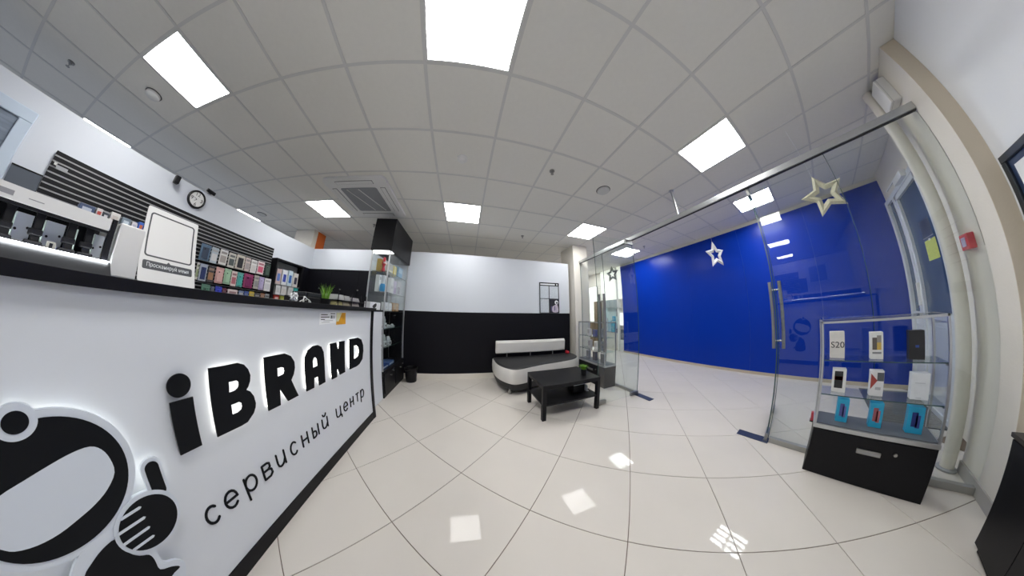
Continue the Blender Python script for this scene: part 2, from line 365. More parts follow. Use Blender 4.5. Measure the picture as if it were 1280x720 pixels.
for (X, Y, lab) in ((-3.75, -.283, 'small metal sprinkler in the ceiling above the grey framed picture'), (-1.946, 3.332, 'small metal sprinkler beside the black top of the glass cabinet'), (.844, 1.493, 'small metal sprinkler between the smoke detector and the round vent'), (1.056, 3.321, 'small metal sprinkler above the white part of the back wall'), (4.088, 2.774, 'small metal sprinkler outside the glass above the blue wall')):
    t = thing('sprinkler', lab, 'sprinkler', (X, Y, ZC), 'ceiling sprinklers')
    MB().lathe([(.03, .004), (.03, -.004), (.012, -.006), (.012, -.02), (0, -.02)], (X, Y, ZC)).build('escutcheon', STEEL, t)
    MB().tube((X-.012, Y, ZC-.02), (X-.006, Y, ZC-.045), .003, 6).tube((X+.012, Y, ZC-.02), (X+.006, Y, ZC-.045), .003, 6).lathe([(.0, -.05), (.018, -.047), (.018, -.044), (0, -.043)], (X, Y, ZC), 10).build('deflector', STEEL, t)

# ================================================================== GLASS PARTITION
RZ0, RZ1 = 2.47, 2.53
gp = thing('glass_partition', 'frameless glass partition with aluminium head rail and floor sill beside the doorway', 'partition', (XG, 1.08, 0))
box('head_rail', ALU, (XG-.03, XG+.03, -1.25, 3.42, RZ0, RZ1), gp, bevel=.004)
box('rail_groove', mat('dark_rubber', (.03, .03, .03), .6), (XG-.014, XG+.014, -1.25, 3.42, RZ0-.006, RZ0+.004), gp)
pole = MB().tube((XG, 1.08, RZ1-.01), (XG, 1.08, ZC-.004), .017, 16).lathe([(.0, ZC-.004), (.035, ZC-.004), (.035, ZC-.012), (.017, ZC-.016)], (XG, 1.08, 0), 16).build('support_rod', ALU, gp, smooth=True)
YH1, YH2 = 1.93, .235      # hinge lines of the two leaves
for a, b in ((-1.25, -.505), (-.499, YH2-.019), (YH1+.021, 2.675), (2.681, 3.42)):
    p = box('glass_pane', GLASS, (XG-.005, XG+.005, a, b, .03, RZ0), gp)
    MB().box(XG-.0052, XG+.0052, b-.004, b+.0002, .04, RZ0-.01).build('pane_edge', GEDGE, p)
for a, b in ((-1.236, YH2-.031), (YH1+.031, 3.411)): box('floor_sill', mat('grey_aluminium_sill', (.36, .36, .34), .45, metal=.3, var=.05), (XG-.022, XG+.022, a, b, 0, .05), gp, bevel=.003)
for yh, s in ((YH1, -1), (YH2, 1)):
    t = thing('floor_spring_plate', 'dark blue floor spring cover plate under the hinge of the '+('inward opened' if s < 0 else 'outward opened')+' glass door', 'door closer', (XG, yh, 0), 'floor spring plates')
    box('plate', mat('dark_blue_steel', (.045, .06, .11), .4, metal=.3, var=.1), (XG-.055, XG+.055, yh-.03*s if s > 0 else yh+.03, yh+.27*s, 0, .006), t, bevel=.002)
    box('spindle', STEEL, (XG-.02, XG+.02, yh-.02, yh+.02, .006, .014), t)
def leaf(n, hinge, free, label):
    """glass door leaf from the hinge point to the free edge"""
    h, f = Vector((*hinge, 0)), Vector((*free, 0)); d = (f-h); w = d.length; d.normalize(); nrm = Vector((-d.y, d.x, 0))
    F = Matrix(((d.x, nrm.x, 0, h.x), (d.y, nrm.y, 0, h.y), (0, 0, 1, 0), (0, 0, 0, 1)))
    D = struct(thing('door_%d' % n, label, 'door', (h.x, h.y, 0)))
    del D['label'], D['category']
    def pt(name, mb, m, par=D, **k):
        me = mb.mesh(name, m, k.get('smooth', False)); me.transform(F); return link(name, me, par, k.get('bevel', 0))
    z0, z1 = .014, RZ0-.03
    pt('pane', MB().box(.012, w, -.005, .005, z0, z1), GLASS)
    pt('pane_edge', MB().box(w-.002, w+.0005, -.0052, .0052, z0+.05, z1), GEDGE)
    pt('pane_edge', MB().box(.0115, .0135, -.0052, .0052, z0+.06, z1-.06), GEDGE)
    pt('hinge_patch', MB().box(.0, .16, -.016, .016, z0, z0+.055), STEEL, bevel=.003)
    pt('hinge_patch', MB().box(.0, .16, -.016, .016, z1-.055, z1+.025), STEEL, bevel=.003)
    pt('lock_patch', MB().box(w-.16, w, -.016, .016, z0, z0+.055), STEEL, bevel=.003)
    hd = None
    for s in (-1, 1):
        u = w-.07
        hd = pt('handle', MB().tube((u, s*.055, .77), (u, s*.055, 1.56), .020, 14), STEEL, smooth=True)
        for z in (.86, 1.46):
            me = MB().tube((u, 0, z), (u, s*.055, z), .010, 10).mesh('handle_bracket', STEEL, True); me.transform(F); link('handle_bracket', me, hd)
    return D
leaf(1, (XG, YH1), (1.712, 1.968), 'glass door leaf')
leaf(2, (XG, YH2), (3.36, .29), 'glass door leaf')

# ---- hanging stars outside the glass
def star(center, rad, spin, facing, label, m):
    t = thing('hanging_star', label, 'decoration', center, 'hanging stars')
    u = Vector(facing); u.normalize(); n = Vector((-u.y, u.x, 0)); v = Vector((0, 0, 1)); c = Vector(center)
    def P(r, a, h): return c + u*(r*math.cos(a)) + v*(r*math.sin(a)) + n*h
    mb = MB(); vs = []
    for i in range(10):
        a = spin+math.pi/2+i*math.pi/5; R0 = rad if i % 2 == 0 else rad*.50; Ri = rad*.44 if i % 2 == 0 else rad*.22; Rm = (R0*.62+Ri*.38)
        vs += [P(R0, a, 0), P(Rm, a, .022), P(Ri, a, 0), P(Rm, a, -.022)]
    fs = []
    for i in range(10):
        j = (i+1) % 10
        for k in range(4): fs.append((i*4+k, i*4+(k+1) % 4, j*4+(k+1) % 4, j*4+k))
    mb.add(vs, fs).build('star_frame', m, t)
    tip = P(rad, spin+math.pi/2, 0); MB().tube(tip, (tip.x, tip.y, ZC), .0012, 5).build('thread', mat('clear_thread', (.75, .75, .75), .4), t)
STARW = mat('white_card', (.80, .80, .82), .6, var=.03)
STARY = mat('glitter_cream_card', (.72, .66, .50), .45, var=.25, scale=60)
star((3.40, 1.00, 2.09), .215, .10, (1, -.42, 0), 'white hollow paper star hanging in front of the blue wall', STARW)
star((2.66, -.40, 2.17), .205, .20, (.1, -1, 0), 'cream glittery hollow star hanging behind the fixed glass by the exit door', STARY)
star((2.72, 2.64, 2.06), .17, .02, (0, -1, 0), 'hollow star, coloured dark as if backlit, hanging outside the glass beside the column', mat('backlit_dark_card', (.13, .15, .13), .6, var=.05))  # dark card colour stands for a star seen against the light

# ================================================================== COUNTER
CX = -1.11; CT = 1.305
counter = thing('reception_counter', 'long white reception counter with black top and black skirting', 'counter', (CX, .6, 0))
box('front_panel', FASCIA, (CX-.03, CX, -1.30, 2.11, .07, 1.27), counter)
box('body', BLACK, (-1.50, CX-.03, -1.30, 2.10, 0, 1.268), counter)
box('skirting', BLACK, (CX-.03, CX+.008, -1.30, 2.11, 0, .085), counter)
box('end_post', BLACK, (-1.50, CX+.012, 2.11, 2.155, 0, 1.27), counter)
box('counter_top', BLACK, (-1.52, -1.07, -1.32, 2.156, 1.267, CT), counter, bevel=.002)
link_panel = thing('side_panel', 'narrow white cupboard between the counter end and the glass cabinet', 'cupboard', (-1.22, 2.4, 0))
box('front', FASCIA, (-1.26, -1.22, 2.157, 2.655, .0, 1.262), link_panel)
box('top_board', BLACK, (-1.50, -1.215, 2.157, 2.655, 1.262, 1.285), link_panel)

# ---- halo-lit letters: pixel outlines laid on the fascia plane
LX = CX+.018       # back of the letters stands clear of the fascia
LF = frame((LX, 0, 0), '+x')
def yz(pts, X=CX+.025): return [(lambda p: (p.y, p.z))(at(x, y, 'x', X)) for x, y in pts]
sign = thing('letter_sign', 'raised black iBRAND letters glowing white behind on the counter front', 'sign', (CX, 1.1, .71))
a8 = lambda pts: Zm(190, 430, 8, pts); b8 = lambda pts: Zm(190, 490, 8, pts); c8 = lambda pts: Zm(310, 410, 8, pts); d8 = lambda pts: Zm(310, 450, 8, pts)
LET = [
 ('i', [[(.3885, .7055), (.4733, .7055), (.4733, .9034), (.3885, .9034)]], False),
 ('dot', [circ(.4275, .957, .0430)], False),
 ('b', [yz(a8([(565,245),(700,222),(860,190),(920,205),(962,250),(985,310),(982,370),(965,425),(945,458),(985,475),(1020,520),(1040,590)])+b8([(1038,150),(1020,210),(960,300),(900,337),(660,452)])),
        yz(a8([(768,380),(845,365),(868,380),(872,410),(862,440),(835,465),(775,488)])), yz(a8([(792,610),(870,580),(900,592),(906,620),(898,655),(870,682),(808,708)]))], True),
 ('r', [yz(c8([(160,297),(270,274),(370,255),(430,280),(465,335),(471,395),(460,460),(435,520),(508,675)])+d8([(405,410),(322,287),(330,450),(210,510)])),
        yz(c8([(293,402),(340,392),(362,402),(368,430),(360,455),(340,472),(298,488)]))], True),
 ('a', [yz(c8([(590,635),(568,350),(572,290),(600,225),(650,182),(700,170),(735,188),(757,240),(765,320),(776,540),(715,575),(703,485),(665,500),(665,597)])),
        yz(c8([(652,400),(648,330),(658,300),(678,292),(693,315),(697,378)]))], True),
 ('n', [yz(c8([(822,158),(884,145),(908,232),(914,137),(968,128),(973,440),(922,468),(895,395),(893,490),(843,515)]))], True),
 ('d', [yz(c8([(1015,112),(1100,97),(1135,115),(1152,170),(1154,230),(1145,310),(1115,362),(1085,385),(1020,415)])), yz(c8([(1058,178),(1088,172),(1106,195),(1113,235),(1103,280),(1085,298),(1060,312)]))], True)]
def area(l): return sum(l[i-1][0]*l[i][1]-l[i][0]*l[i-1][1] for i in range(len(l)))/2
for nm, loops, glow in LET:
    if area(loops[0]) < 0: loops[0] = loops[0][::-1]
    loops = [loops[0]]+[l if area(l) < 0 else l[::-1] for l in loops[1:]]
    o = shape('letter', loops, LF, .007, SIGNB, sign)
    # LED strip bent along the outline, a little inside the edge, behind the letter
    l = loops[0]; cyy = (min(p[0] for p in l)+max(p[0] for p in l))/2; czz = (min(p[1] for p in l)+max(p[1] for p in l))/2
    w = shape('led_strip', [[p for p in q] for q in loops], frame((CX-.0005, 0, 0), '+x'), .0187, HALO if glow else SIGNB, o, offset=-.013)
SUB = [('с', .394, .464, .343, .436), ('е', .489, .566, .342, .438), ('р', .606, .684, .298, .440), ('в', .719, .789, .340, .436), ('и', .822, .893, .342, .438), ('с', .935, 1.003, .344, .440), ('н', 1.042, 1.108, .345, .440),
       ('ы', 1.149, 1.224, .346, .440), ('й', 1.263, 1.337, .350, .478), ('ц', 1.448, 1.532, .326, .446), ('е', 1.560, 1.634, .352, .446), ('н', 1.671, 1.735, .352, .446), ('т', 1.776, 1.836, .353, .446), ('р', 1.868, 1.942, .310, .450)]
sub = thing('tagline_lettering', 'thin black handwritten-style Cyrillic tagline under the big letters on the counter', 'sign', (CX, 1.1, .3))
def arc(cx, cy_, rx, ry, a0, a1, n=14): return [(cx+rx*math.cos(R_(a0+(a1-a0)*i/n)), cy_+ry*math.sin(R_(a0+(a1-a0)*i/n))) for i in range(n+1)]
U_ = [(0, 1), (0, .35), (.08, .12), (.28, .01), (.5, .02), (.75, .14), (1, .45)]
GLY = {'с': [arc(.5, .5, .5, .5, 45, 315)], 'е': [[(.02, .5)]+arc(.5, .5, .5, .5, 0, 315)], 'р': [[(0, 1), (0, -.46)], arc(.5, .5, .5, .5, 180, 540, 20)],
 'в': [[(0, 0), (0, 1), (.6, 1), (.85, .9), (.85, .66), (.6, .54), (0, .54)], [(.6, .54), (.95, .42), (.98, .15), (.7, 0), (0, 0)]],
 'и': [U_, [(1, 1), (1, 0)]], 'н': [[(0, 0), (0, 1)], [(1, 0), (1, 1)], [(0, .5), (1, .5)]], 'ы': [[(0, 1), (0, 0), (.35, 0), (.58, .1), (.62, .28), (.56, .46), (.35, .55), (0, .55)], [(1, 0), (1, 1)]],
 'й': [U_, [(1, 1), (1, 0)], [(.22, 1.42), (.32, 1.26), (.5, 1.2), (.68, 1.26), (.82, 1.44)]], 'ц': [[(0, 1), (0, .3), (.1, .08), (.4, 0), (.7, .06), (.86, .3)], [(.86, 1), (.86, 0), (1.04, 0), (1.04, -.24)]], 'т': [[(0, 1), (1, 1)], [(.5, 1), (.5, 0)]]}
SW = .0062
for ch, u0, u1, v0, v1 in SUB:
    b0, b1 = {'р': (.345, v1), 'й': (v0, v0+.092), 'ц': (v0+.024, v1)}.get(ch, (v0, v1))
    if u0 > 1.8: b0 = .354
    mb = MB()
    for st in GLY[ch]:
        P_ = [(CX+.0015, u0+SW+p*(u1-u0-2*SW), b0+SW+q*(b1-b0-2*SW)) for p, q in st]
        mb.path(P_, SW, 8)
        for q in P_: mb.lathe([(0, -SW), (SW*.7, -SW*.7), (SW, 0), (SW*.7, SW*.7), (0, SW)], q, 8, 'x')
    mb.build('letter', SIGNB, sub, smooth=True)

# ---- round-headed emblem
EMW = mat('pale_sign_acrylic', (.66, .71, .78), .4, var=.02)
em = thing('counter_emblem', 'large round-headed black and white backlit emblem on the counter front', 'sign', (CX, .1, .3))
hc = (.050, .783)
body = smooth_loop([(.124, .572), (.085, .566), (.05, .548), (.025, .530), (.005, .49), (-.005, .42), (-.005, .30), (.10, .27), (.185, .29), (.195, .332), (.231, .338), (.212, .362), (.180, .386), (.182, .43), (.177, .457), (.155, .476), (.137, .505), (.130, .545)], 3)
body2 = [(.14, .60), (.06, .60), (.0, .55), (-.025, .48), (-.03, .28), (.10, .245), (.205, .265), (.25, .33), (.235, .37), (.20, .40), (.20, .47), (.17, .50)]
PL = frame((CX+.026, 0, 0), '+x')
for nm, lp, in (('head_plate', circ(*hc, .195, 64)), ('ball_plate', circ(.014, .960, .042)), ('hand_plate', circ(.222, .560, .100, 48)), ('thumb_plate', rrect(.252, .316, .60, .755, .031, 8)), ('body_plate', smooth_loop(body2, 3))):
    if area(lp) < 0: lp = lp[::-1]
    o = shape(nm, [lp], PL, .0120+.00015*['head_plate', 'ball_plate', 'hand_plate', 'thumb_plate', 'body_plate'].index(nm), EMW, em)
    shape('led_strip', [lp], frame((CX+.006, 0, 0), '+x'), .014, HALO2 if nm in ('head_plate', 'thumb_plate', 'ball_plate') else EMW, o, offset=-.022)
shape('neck_plate', [[(.02, .60), (.10, .57), (.15, .58), (.20, .64), (.19, .70), (.10, .70)]], frame((CX+.020, 0, 0), '+x'), .0172, EMW, em)
BF = lambda k: frame((CX+.0385+.002*k, 0, 0), '+x')
shape('head', [circ(*hc, .175, 64)], BF(0), .002, SIGNB, em)
shape('ball_ring', [circ(.014, .960, .042)], BF(1), .002, EMW, em)
shape('ball', [circ(.014, .960, .0255)], BF(2), .002, SIGNB, em)
vis = smooth_loop(yz(Zm(0, 480, 5.333, [(480,462),(600,420),(680,440),(735,500),(765,590),(720,700)])+Zm(0, 585, 5.333, [(640,240),(540,330),(400,440),(250,520),(100,560),(0,545)]), CX+.044)+[(-.100, .728), (-.098, .765), (-.075, .796)]+yz(Zm(0, 585, 5.333, [(0, 190)])+Zm(0, 480, 5.333, [(150, 655), (330, 545)]), CX+.044), 3)
shape('visor', [vis if area(vis) > 0 else vis[::-1]], BF(1), .002, EMW, em)
shape('body', [body if area(body) > 0 else body[::-1]], BF(0), .002, SIGNB, em)
shape('hand_ring', [circ(.222, .560, .100, 48)], BF(1), .002, EMW, em)
hd = shape('hand', [circ(.222, .558, .088, 48)], BF(2), .002, SIGNB, em)
shape('thumb', [rrect(.263, .3055, .615, .7415, .021, 8)], BF(0), .002, SIGNB, em)
for p, q in (((805, 345), (932, 265)), ((790, 445), (962, 332)), ((825, 515), (992, 397)), ((890, 550), (1022, 455))):
    (a, b), (c, d) = yz(Zm(0, 585, 5.333, [p, q]), CX+.046); L = math.hypot(c-a, d-b); nx, nz = -(d-b)/L*.0045, (c-a)/L*.0045
    lp = [(a+nx, b+nz), (a-nx, b-nz), (c-nx, d-nz), (c+(c-a)/L*.005, d+(d-b)/L*.005), (c+nx, d+nz)]
    shape('finger_line', [lp if area(lp) > 0 else lp[::-1]], BF(3), .0015, EMW, hd)

# ---- notices stuck on the fascia
NF = frame((CX+.0003, 0, 0), '+x')
t = thing('price_notice', 'small white printed notice stuck on the counter front below the top', 'notice', (CX, 1.4, 1.15))
shape('sheet', [[(1.295, 1.150), (1.492, 1.160), (1.485, 1.246), (1.295, 1.238)]], NF, .001, PAPER, t)
INK = mat('dark_ink', (.03, .03, .035), .7)
for k, w in enumerate((.075, .10, .045)): box('print_line', INK, (CX+.001, CX+.0018, 1.31, 1.31+w, 1.222-.018*k, 1.228-.018*k), t)
for k in range(3): box('print_figure', INK, (CX+.001, CX+.0018, 1.425+.02*k, 1.433+.02*k+(.006 if k == 0 else 0), 1.195, 1.220), t)
box('print_line', INK, (CX+.001, CX+.0018, 1.42, 1.478, 1.231, 1.237), t)
for k in range(2): box('print_line', mat('grey_ink', (.3, .3, .32), .7), (CX+.001, CX+.0018, 1.34-.02*k, 1.455-.04*k, 1.178-.012*k, 1.181-.012*k), t)
t = thing('orange_card', 'small orange and yellow card stuck on the counter front beside the white notice', 'card', (CX, 1.57, 1.15))
shape('sheet', [[(1.500, 1.143), (1.634, 1.144), (1.626, 1.244), (1.500, 1.242)]], NF, .001, mat('orange_print', (.75, .33, .015), .5, var=.5, scale=18), t)
shape('picture', [[(1.500, 1.17), (1.53, 1.17), (1.57, 1.242), (1.500, 1.242)]], frame((CX+.0012, 0, 0), '+x'), .0006, mat('pale_print', (.72, .72, .45), .5, var=.3, scale=30), t)

# ================================================================== GLASS CABINET (tall vitrine)
vx0, vx1, vy0, vy1 = -1.50, -1.20, 2.66, 3.560
cab = thing('display_cabinet', 'tall glass display cabinet with black drawers and black box on top', 'cabinet', (-1.35, 3.1, 0))
box('base', BLACK, (vx0, vx1, vy0, vy1, 0, .40), cab)
for k in range(2):
    ya, yb = vy0+.02+k*.44, vy0+.44+k*.44
    d = box('drawer', BLACK, (vx1-.01, vx1+.012, ya, yb, .06, .36), cab, bevel=.003)
    MB().lathe([(0, .03), (.011, .03), (.011, .012), (.006, .010), (.006, 0)], (vx1+.012, (ya+yb)/2, .29), 12, 'x').build('knob', STEEL, d, smooth=True)
    MB().lathe([(0, .014), (.012, .014), (.012, 0)], (vx1+.012, yb-.07, .32), 12, 'x').build('lock', STEEL, d, smooth=True)
box('top_box', BLACK, (vx0-.02, vx1+.02, vy0-.02, vy1, 2.17, 2.69), cab, bevel=.003)
MB().box(vx0+.01, vx1-.01, vy0+.005, vy0+.14, 2.160, 2.171).build('cabinet_light', mat('cabinet_light_diffuser', (.9, .9, .9), .4, var=0, emit=(1, 1, 1), estr=2.5), cab)
box('back_panel', BLACKW, (vx0, vx0+.012, vy0, vy1, .40, 1.26), cab)
for (x, y) in ((vx0, vy0), (vx1-.016, vy0), (vx1-.016, vy1-.016), (vx0, vy1-.016)): box('post', ALU, (x, x+.016, y, y+.016, .40, 2.17), cab)
box('side_glass', GLASS2, (vx0+.016, vx1-.016, vy0+.004, vy0+.008, .40, 2.16), cab)
for a, b, xx in ((vy0+.016, 3.12, vx1-.006), (3.10, vy1-.016, vx1-.014)): box('sliding_glass', GLASS2, (xx-.004, xx, a, b, .41, 2.16), cab)
box('back_glass', GLASS2, (vx0+.004, vx0+.008, vy0+.016, vy1-.016, 1.27, 2.16), cab)
for z in (.72, 1.00, 1.55, 1.86): box('shelf', GLASS2, (vx0+.02, vx1-.022, vy0+.018, vy1-.018, z, z+.006), cab)
for z in (.72, 1.00, 1.55, 1.86): box('shelf_edge', GEDGE, (vx1-.022, vx1-.020, vy0+.018, vy1-.018, z, z+.006), cab)
box('middle_shelf', BLACK, (vx0, vx1-.02, vy0+.016, vy1-.016, 1.255, 1.275), cab)
def colmat(c, rough=.45): return mat('print_%02x%02x%02x' % tuple(int(q*255) for q in c), c, rough, var=.08, scale=25)
def pack(name, label, cat, b, c, face=None, facec=(.8, .8, .8), group=None, side='+x', m=None):
    """a carton: body with a printed front"""
    x0, x1, y0, y1, z0, z1 = b
    t = thing(name, label, cat, ((x0+x1)/2, (y0+y1)/2, z0), group)
    box('carton_body', m or colmat(c), b, t, bevel=.0015)
    if face:
        u0, u1, w0, w1 = face; e = .0012
        if side == '+x': box('front_print', colmat(facec), (x1-.0002, x1+e, y0+(y1-y0)*u0, y0+(y1-y0)*u1, z0+(z1-z0)*w0, z0+(z1-z0)*w1), t)
        elif side == '-x': box('front_print', colmat(facec), (x0-e, x0+.0002, y0+(y1-y0)*u0, y0+(y1-y0)*u1, z0+(z1-z0)*w0, z0+(z1-z0)*w1), t)
        else: box('front_print', colmat(facec), (x0+(x1-x0)*u0, x0+(x1-x0)*u1, y0-e, y0+.0002, z0+(z1-z0)*w0, z0+(z1-z0)*w1), t)
    return t
W_, K_ = (.78, .79, .80), (.02, .02, .022)
gv = 'goods in the tall glass cabinet'
S1, S2, S3, S4, S5 = 1.866, 1.556, 1.275, 1.006, .726
for (n, lab, b, c, f, fc) in [
  ('gift_box', 'gold gift box behind the red figure on the top glass shelf', (-1.42, -1.36, 2.71, 2.82, S1, S1+.19), (.45, .30, .06), (.2, .8, .2, .8), (.6, .45, .12)),
  ('carton', 'yellow striped carton on the top shelf of the glass cabinet', (-1.34, -1.28, 3.05, 3.19, S1, S1+.17), (.72, .58, .12), (.4, .6, 0, 1), (.8, .78, .6)),
  ('carton', 'grey and cream carton on the top shelf beside the yellow one', (-1.34, -1.28, 2.86, 3.03, S1, S1+.15), (.42, .40, .36), (.1, .9, .1, .4), (.7, .66, .5)),
  ('carton', 'pale blue carton on the top shelf at the wall end of the glass cabinet', (-1.33, -1.27, 3.24, 3.46, S1, S1+.20), (.22, .45, .70), (.1, .9, .5, .9), (.5, .68, .85)),
  ('carton', 'white carton with dark mark on the second shelf of the glass cabinet', (-1.40, -1.34, 2.70, 2.77, S2, S2+.25), W_, (.2, .8, .7, .9), (.4, .42, .45)),
  ('carton', 'tall white carton beside the blue bottle in the glass cabinet', (-1.36, -1.30, 2.79, 2.88, S2, S2+.26), (.72, .74, .77), (.3, .7, .5, .8), (.55, .58, .62)),
  ('carton', 'white carton with grey stripe in the middle of the second shelf', (-1.30, -1.24, 2.92, 3.03, S2, S2+.25), W_, (.1, .9, .3, .5), (.6, .6, .64)),
  ('carton', 'lilac printed carton on the second shelf of the glass cabinet', (-1.30, -1.24, 3.05, 3.16, S2, S2+.22), (.62, .56, .72), (.2, .8, .1, .5), (.45, .34, .55)),
  ('carton', 'grey zigzag printed carton on the second shelf of the glass cabinet', (-1.30, -1.24, 3.18, 3.36, S2, S2+.24), (.58, .58, .62), (.2, .8, .1, .6), (.34, .32, .38)),
  ('carton', 'low white carton on the middle shelf nearest the counter end', (-1.30, -1.24, 2.76, 2.88, S3, S3+.13), W_, (.2, .8, .3, .6), (.6, .62, .66)),
  ('carton', 'low white carton with pale label on the middle shelf', (-1.30, -1.24, 2.91, 3.03, S3, S3+.125), (.74, .76, .79), (.2, .6, .3, .7), (.66, .68, .72)),
  ('carton', 'orange brown carton on the middle shelf of the glass cabinet', (-1.30, -1.24, 3.10, 3.34, S3, S3+.14), (.52, .30, .12), (.1, .9, .6, .9), (.62, .42, .2))]:
    pack(n, lab, 'box', b, c, f, fc, gv)
t = thing('red_figure', 'red ribboned figure standing on the top shelf of the glass cabinet', 'figurine', (-1.33, 2.75, S1), gv)
RED = mat('glossy_red', (.55, .02, .04), .35, var=.1)
MB().lathe([(.03, 0), (.026, .03), (.016, .07), (.026, .10), (.03, .13), (.016, .16), (.022, .19), (.016, .22), (0, .225)], (-1.322, 2.75, S1), 14).build('figure_body', RED, t, smooth=True)
MB().box(-1.318, -1.290, 2.72, 2.80, S1+.12, S1+.145).build('ribbon', mat('pale_ribbon', (.75, .6, .6), .5), t)
t = thing('blue_bottle', 'bright blue rounded bottle on the second shelf of the glass cabinet', 'bottle', (-1.285, 2.715, S2), gv)
MB().lathe([(0, 0), (.036, .002), (.04, .02), (.04, .09), (.03, .115), (0, .118)], (-1.285, 2.715, S2), 16).build('bottle_body', mat('bright_blue', (.03, .28, .60), .3), t, smooth=True)
MB().lathe([(.016, .115), (.016, .14), (0, .142)], (-1.285, 2.715, S2), 12).build('cap', WPLAS, t, smooth=True)
SILV = mat('silver_plastic', (.66, .70, .73), .35, metal=.1, var=.15, scale=20)
rng = random.Random(3)
for i, (y, z, w, h, lab) in enumerate([(2.74, S4, .10, .15, 'boxy silver gadget with clear lid on the upper lower-cabinet shelf'), (2.88, S4, .09, .19, 'tall silver gadget with round head in the lower glass cabinet'), (3.05, S4, .12, .05, 'flat pale adapter lying in the lower glass cabinet'), (3.22, S4, .08, .055, 'yellowish small adapter in the lower glass cabinet'),
        (2.74, S5, .10, .16, 'grey gadget with clear dome on the lower shelf of the glass cabinet'), (2.89, S5, .11, .19, 'silver headset hooked on a stand in the lower glass cabinet'), (3.07, S5, .12, .14, 'white and grey camera-like gadget in the lower glass cabinet')]):
    t = thing('gadget', lab, 'gadget', (-1.3, y, z), gv); x = -1.30
    MB().box(x-.04, x+.04, y-w/2, y+w/2, z, z+h*.45).build('gadget_body', SILV, t, bevel=.006)
    MB().lathe([(0, 0), (w*.32, 0), (w*.36, h*.25), (w*.2, h*.52), (0, h*.55)], (x, y, z+h*.45), 14).build('gadget_head', mat('clear_grey_plastic', (.62, .68, .70), .2, var=.1) if i % 2 else SILV, t, smooth=True)
    MB().lathe([(0, .004), (min(w*.16, h*.18), .004), (min(w*.16, h*.18), 0)], (x+.04, y, z+h*.24), 12, 'x').build('lens', BLACKP, t)
for i, (y0, y1, c, lab) in enumerate([(2.70, 2.95, (.03, .07, .28), 'dark blue flat box lying on the cabinet floor'), (2.98, 3.2, (.10, .18, .45), 'mid blue flat box lying on the cabinet floor')]):
    pack('flat_box', lab, 'box', (-1.42, -1.24, y0, y1, .401, .45), c, (.1, .9, .3, .7), (.5, .6, .75), gv)

# ---- waste bin
t = thing('waste_bin', 'small black plastic waste bin beside the glass cabinet', 'bin', (-1.01, 3.42, 0))
MB().lathe([(0, .002), (.092, .002), (.094, .01), (.115, .25), (.108, .25), (.088, .015), (0, .012)], (-1.01, 3.42, 0), 28).build('bucket', BLACKP, t, smooth=True)
MB().lathe([(.113, .236), (.122, .24), (.122, .262), (.113, .265), (.106, .25)], (-1.01, 3.42, 0), 28).build('rim', BLACKP, t, smooth=True)
MB().path([(-1.01+.118*math.cos(a), 3.42+.118*math.sin(a), .255-.03*math.sin((a-3.4)*2) if 3.4 < a < 4.97 else .255) for a in np.linspace(3.4, 4.97, 9)], .004).build('bail_handle', STEEL, t)
MB().lathe([(.1, .0), (.112, .008), (.108, .0)], (-1.01, 3.42, .262), 28).build('bag_edge', mat('black_bag', (.02, .02, .02), .25, bump=1, bscale=80), t)

# ---- sofa
SZ = .43
sofa = thing('bench_sofa', 'black and white kidney-shaped bench sofa with low white backrest against the back wall', 'sofa', (1.35, 3.1, 0))
front = [(.50, 3.46), (.495, 3.25), (.515, 3.02), (.585, 2.82), (.70, 2.68), (.84, 2.68), (1.05, 2.755), (1.30, 2.83), (1.63, 2.885), (1.90, 2.94), (2.08, 3.02), (2.20, 3.17), (2.22, 3.34), (2.18, 3.46)]
def open_smooth(pts, n=4):
    out = []
    for i in range(len(pts)-1):
        p0, p1, p2, p3 = pts[max(0, i-1)], pts[i], pts[i+1], pts[min(len(pts)-1, i+2)]
        for k in range(n):
            t_ = k/n; out.append(tuple(.5*((2*p1[j])+(-p0[j]+p2[j])*t_+(2*p0[j]-5*p1[j]+4*p2[j]-p3[j])*t_*t_+(-p0[j]+3*p1[j]-3*p2[j]+p3[j])*t_**3) for j in (0, 1)))
    return out+[pts[-1]]
outl = open_smooth(front, 5); cxs, cys = 1.35, 3.12
def ring(k, z, d=0.0): return [(cxs+(x-cxs)*k, min(3.47, cys+(y-cys)*k+d), z) for x, y in outl]
def loft(name, rings, m, par):
    mb = MB(); n = len(rings[0]); vs = [p for r in rings for p in r]; fs = []
    for a in range(len(rings)-1):
        for i in range(n): j = (i+1) % n; fs.append((a*n+i, a*n+j, (a+1)*n+j, (a+1)*n+i))
    fs.append(tuple(range(n))[::-1]); fs.append(tuple(range((len(rings)-1)*n, len(rings)*n)))
    return mb.add(vs, fs).build(name, m, par, smooth=True)
loft('base', [ring(.93, .07), ring(.965, .10), ring(.97, .185)], LEATHB, sofa)
loft('white_band', [ring(.97, .18), ring(1.0, .195), ring(1.005, .30), ring(1.0, .405), ring(.985, .42)], LEATHW, sofa)
loft('seat', [ring(.97, .405), ring(.985, .425), ring(.965, .44), ring(.93, .446)], LEATHB, sofa)
bk = MB(); prof = [(0, .53), (.02, .52), (.07, .525), (.085, .56), (.07, .72), (.045, .765), (.01, .765), (-.01, .72)]
o = MB().prism([(.555, 3.38+p, z) for p, z in prof], [(2.03, 3.38+p, z) for p, z in prof]).build('backrest', LEATHW, sofa, bevel=.012)
for x in (.78, 1.265, 1.765): MB().tube((x, 3.43, .43), (x, 3.43, .55), .011, 12).build('backrest_post', STEEL, sofa, smooth=True)
